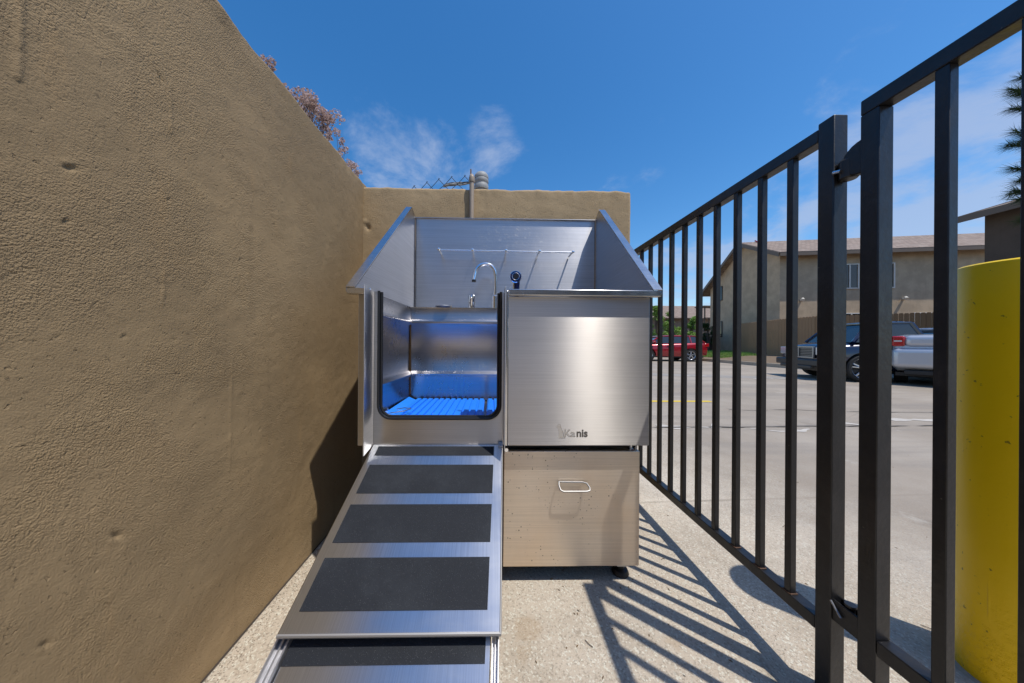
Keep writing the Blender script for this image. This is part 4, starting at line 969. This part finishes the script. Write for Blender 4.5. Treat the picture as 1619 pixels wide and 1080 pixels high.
def car(root, paint, st_, wheels, rad, gh, ww, glass='carglass', pillars=(), trimz=.0):
    """st_: stations (x, z_bottom, z_top, half_width, crown); wheels: x list; gh: greenhouse (xr, xf, xr2, xf2, zb, zt, wb, wt)"""
    m = MB(); rings = []
    for x, zb, zt, w, cr in st_:
        rings.append([(x, -w*.90, zb), (x, -w*.985, zb+.10), (x, -w, (zb+zt)/2), (x, -w*.985, zt-.13), (x, -w*.93, zt-.035), (x, -w*.78, zt), (x, 0, zt+cr),
                      (x, w*.78, zt), (x, w*.93, zt-.035), (x, w*.985, zt-.13), (x, w, (zb+zt)/2), (x, w*.985, zb+.10), (x, w*.90, zb)])
    k = 13; n = len(rings); vs = [p for r_ in rings for p in r_]
    fs = [(i*k+j, i*k+(j+1) % k, (i+1)*k+(j+1) % k, (i+1)*k+j) for i in range(n-1) for j in range(k)]+[tuple(range(k)), tuple(range((n-1)*k, n*k))]
    m.add(vs, fs); body = m.obj('body', paint, root, angle=50)
    cut = MB()
    for x in wheels:
        cut.lathe([(rad*1.16, -ww-.3), (rad*1.16, -ww+.28)], (x, 0, rad*1.02), 'y', 32); cut.lathe([(rad*1.16, ww-.28), (rad*1.16, ww+.3)], (x, 0, rad*1.02), 'y', 32)
    c = cut.obj('cutter', mat['blacktrim']); c.parent = root
    bpy.context.view_layer.update()
    md = body.modifiers.new('b', 'BOOLEAN'); md.object = c; md.operation = 'DIFFERENCE'; md.solver = 'EXACT'
    bpy.context.view_layer.update()
    dg = bpy.context.evaluated_depsgraph_get(); me = bpy.data.meshes.new_from_object(body.evaluated_get(dg)); body.modifiers.clear(); body.data = me
    me.polygons.foreach_set('use_smooth', [True]*len(me.polygons)); me.set_sharp_from_angle(angle=R(50))
    me.materials.clear(); me.materials.append(paint)
    me.polygons.foreach_set('material_index', [0]*len(me.polygons))
    bpy.data.objects.remove(c)
    for x in wheels:
        for s in (-1, 1): wheel(root, x, s*(ww-.13), rad, s, spokes=car.spokes, rimk=car.rimk)
        MB().box(x-rad*1.1, x+rad*1.1, -ww+.29, ww-.29, .2, rad*1.9).obj('wheel_well', mat['blacktrim'], root)
    xr, xf, xr2, xf2, zb, zt, wb, wt = gh
    q = [(xr, -wb, zb), (xf, -wb, zb), (xf, wb, zb), (xr, wb, zb), (xr2, -wt, zt), (xf2, -wt, zt), (xf2, wt, zt), (xr2, wt, zt)]
    MB().add(q, [(0, 1, 2, 3), (4, 5, 6, 7), (0, 1, 5, 4), (1, 2, 6, 5), (2, 3, 7, 6), (3, 0, 4, 7)]).obj('windows', mat[glass], root)
    rf_ = MB(); rt_ = []
    for x, dz in ((xr2-.05, -.01), (xr2+.12, .045), ((xr2+xf2)/2, .065), (xf2-.12, .045), (xf2+.05, -.01)):
        rt_.append([(x, -wt-.02, zt-.01), (x, -wt*.93, zt+dz*.6+.012), (x, 0, zt+dz+.012), (x, wt*.93, zt+dz*.6+.012), (x, wt+.02, zt-.01)])
    vs = [p for r_ in rt_ for p in r_]; rf_.add(vs, [(i*5+j, i*5+j+1, (i+1)*5+j+1, (i+1)*5+j) for i in range(4) for j in range(4)]); rf_.obj('roof', paint, root)
    pl = MB()
    for i in range(4):
        a, b = Vector(q[i]), Vector(q[i+4]); pl.tube([a, b], .045, 6)
    for x, x2 in pillars:
        for s in (-1, 1): pl.tube([(x, s*wb, zb), (x2, s*wt, zt)], .04, 6)
    pl.tube([q[4], q[5]], .028, 6); pl.tube([q[7], q[6]], .028, 6); pl.tube([q[5], q[6]], .03, 6); pl.tube([q[4], q[7]], .03, 6)
    pl.obj('pillars', paint, root)
    MB().box(st_[0][0]+.25, st_[-1][0]-.25, -ww*.93, ww*.93, st_[len(st_)//2][1]-.04, st_[len(st_)//2][1]+.05).obj('sill', mat['blacktrim'], root)
    return body
car.spokes = 5; car.rimk = .66
# red car: length 4.3, heading -X
rc = thing('red_car', 'red hatchback suv parked side-on by the kerb in front of the timber fence', 'car', (9.85, 17.1, 0), R(174))
car(rc, mat['red'], [(-2.12, .45, .86, .72, 0), (-2.06, .36, 1.02, .84, .01), (-1.6, .30, 1.06, .90, .02), (-.6, .26, 1.02, .91, .02), (.4, .26, .99, .91, .02), (1.0, .27, .97, .90, .03), (1.6, .30, .88, .87, .04), (2.02, .34, .72, .78, .03), (2.12, .40, .62, .66, 0)],
    (-1.20, 1.05), .345, (-1.98, .98, -1.55, .30, 1.00, 1.40, .80, .62), .90, pillars=((-.30, -.30), (-1.25, -1.22)))
for s in (-1, 1):
    MB().box(-2.14, -1.88, s*.80-.06, s*.80+.06, .82, 1.0).obj('tail_light', mat['taillight'], rc, .02)
    MB().box(1.80, 2.08, s*.72-.08, s*.72+.08, .66, .80).obj('headlight', mat['headlight'], rc, .02)
    MB().box(.72, .86, s*.93, s*1.07, 1.0, 1.12).obj('mirror', mat['red'], rc, .02)
    MB().box(-.08, .08, s*.915-.012, s*.915+.012, .86, .89).obj('door_handle', mat['red'], rc)
MB().box(2.06, 2.14, -.45, .45, .48, .62).obj('grille', mat['blacktrim'], rc)
# blue truck
car.spokes = 5; car.rimk = .78
hd_ = math.atan2(.31, -.95)
tk = thing('blue_truck', 'dark navy pickup truck with chrome grille and large alloy wheels facing left', 'truck', (11.80, 8.02, 0), hd_)
car(tk, mat['bluepaint'], [(-2.65, .42, 1.02, .90, 0), (-2.5, .36, 1.06, .97, 0), (-1.2, .30, 1.07, .985, 0), (0, .28, 1.07, .985, .01), (.95, .28, 1.06, .98, .02), (1.5, .30, 1.06, .97, .04), (2.2, .33, 1.02, .95, .05), (2.50, .36, .97, .93, .03), (2.56, .36, .93, .90, 0)],
    (-1.65, 1.72), .37, (.50, 1.95, .66, 1.50, 1.06, 1.58, .90, .70), .97, pillars=())
MB().box(2.565, 2.60, -.60, .60, .62, .93).obj('grille', mat['blacktrim'], tk, .01)
gb = MB()
for z in (.625, .925): gb.box(2.60, 2.63, -.62, .62, z-.02, z+.02)
for y in (-.60, 0, .60): gb.box(2.60, 2.63, y-.02, y+.02, .645, .905)
for i in range(5): gb.box(2.602, 2.612, -.59, .59, .672+.048*i, .682+.048*i)
gb.obj('grille_bars', mat['greychrome'], tk)
for s in (-1, 1):
    hl = MB().box(2.54, 2.60, s*.79-.15, s*.79+.15, .70, .92).obj('headlight', mat['headlight'], tk, .015)
    MB().box(1.45, 1.58, s*1.0, s*1.22, 1.08, 1.26).obj('mirror', mat['blacktrim'], tk, .02)
    MB().box(.12, .28, s*.988-.012, s*.988+.012, .93, .96).obj('door_handle', mat['bluepaint'], tk)
MB().box(2.50, 2.72, -.96, .96, .38, .58).obj('bumper', mat['blacktrim'], tk, .04)
MB().box(2.66, 2.73, -.70, .70, .30, .40).obj('air_dam', mat['blacktrim'], tk, .02)
# silver car: its tail seen between the gate posts
car.rimk = .66
sc_ = thing('silver_car', 'silver car seen from behind beside the navy truck, red tail light showing', 'car', (12.55, 7.88, 0), math.atan2(.55, .83))
car(sc_, mat['silver'], [(-2.30, .45, .95, .80, 0), (-2.24, .40, 1.22, .87, .0), (-2.0, .34, 1.26, .90, .01), (-1.2, .28, 1.20, .91, .02), (0, .26, 1.04, .91, .02), (1.0, .27, 1.0, .90, .03), (1.7, .30, .90, .88, .04), (2.2, .36, .74, .78, 0)],
    (-1.35, 1.38), .33, (-.75, 1.05, -.05, .45, 1.08, 1.44, .80, .56), .90, pillars=((0, 0),))
for s in (-1, 1):
    tl = MB().box(-2.345, -2.10, s*.80-.115, s*.80+.085*1, .97, 1.22).obj('tail_light', mat['taillight'], sc_, .03, 3)
    MB().box(-2.352, -2.343, s*.80-.07, s*.80+.05, 1.08, 1.115).obj('reverse_lens', mat['white'], tl)
MB().box(-2.42, -2.18, -.90, .90, .42, .93).obj('bumper', mat['silver'], sc_, .15, 6)
MB().box(-2.36, -2.10, -.70, .70, .95, 1.235).obj('boot_lid', mat['silver'], sc_, .10, 5)
MB().box(-2.36, -2.1, -.7, .7, .27, .385).obj('under_tray', mat['blacktrim'], sc_, .02)

# small litter on the concrete
r = random.Random(19); gv = []; gf = []
def grit(x, y, q):
    o = len(gv); a = r.uniform(0, 6)
    gv.extend([(x+q*math.cos(a+k*2.1)*r.uniform(.7, 1.2), y+q*math.sin(a+k*2.1), .0004) for k in range(3)]+[(x, y, q*r.uniform(.6, 1.1))]); gf.extend([(o, o+1, o+3), (o+1, o+2, o+3), (o+2, o, o+3)])
for _ in range(1500): grit(-.835+abs(r.gauss(0, .05)), r.uniform(.7, 1.95), r.uniform(.001, .0035))
for _ in range(500): grit(r.uniform(.05, .94), r.uniform(.8, 1.9), r.uniform(.0008, .0022))
for _ in range(260): grit(FX+r.gauss(.02, .05), r.uniform(.8, 2.6), r.uniform(.001, .003))
me = bpy.data.meshes.new('grit'); me.from_pydata(gv, [], gf); me.materials.append(plain('grit_stone', (.30, .25, .19), .9, var=.3)); o = bpy.data.objects.new('grit', me); col.objects.link(o); o['kind'] = 'stuff'; o['category'] = 'grit'; o['label'] = 'loose sand and grit along the foot of the stucco wall'
gv = []; gf = []
for _ in range(150):
    x, y = (r.uniform(.1, .94), r.uniform(.85, 1.6)) if r.random() < .3 else (r.uniform(1.0, 4.5), r.uniform(.9, 5)); q = r.uniform(.003, .008); a = r.uniform(0, 6); o_ = len(gv)
    gv += [(x+q*math.cos(a), y+q*math.sin(a), .0015), (x-q*.3*math.sin(a), y+q*.3*math.cos(a), .004), (x-q*math.cos(a), y-q*math.sin(a), .0015), (x+q*.3*math.sin(a), y-q*.3*math.cos(a), .001)]; gf.append((o_, o_+1, o_+2, o_+3))
me = bpy.data.meshes.new('leaf_litter'); me.from_pydata(gv, [], gf); me.materials.append(leafmat('dry_leaf', (.12, .07, .03), (.26, .17, .08), .1)); o = bpy.data.objects.new('leaf_litter', me); col.objects.link(o); o['kind'] = 'stuff'; o['category'] = 'leaf litter'; o['label'] = 'tiny dry leaf scraps scattered over the concrete lot'
struct(MB().add([(-.8405, -1, .004), (-.834, -1, .004), (-.834, 1.95, .004), (-.8405, 1.95, .004)], [(0, 1, 2, 3)]).obj('ground_joint', plain('joint_dark', (.06, .045, .035), .9)))
r = random.Random(9)
TW = ('seen between the second and third pickets', 'between the two heavy gate posts', 'just outside the fence by its nearest post', 'far out on the lot beyond the fence', 'inside the fence beside the bottom rail', 'in front of the drawer beside the ramp')
for i, (x, y, L, a) in enumerate(((1.62, 1.60, .05, .3), (1.55, 1.02, .035, 2.4), (1.30, 1.25, .03, 1.1), (2.2, 2.1, .05, .2), (.80, 1.36, .02, .4), (.33, .98, .03, 2.2))):
    t = MB().tube([(-L/2, 0, .002), (0, L*.08, .003), (L/2, 0, .002)], .0012, 5).obj('twig', mat['bark']); t.location = (x, y, .001); t.rotation_euler = (0, 0, a)
    tag(t, 'tiny brown twig on the concrete '+TW[i], 'twig', 'twigs on the concrete')
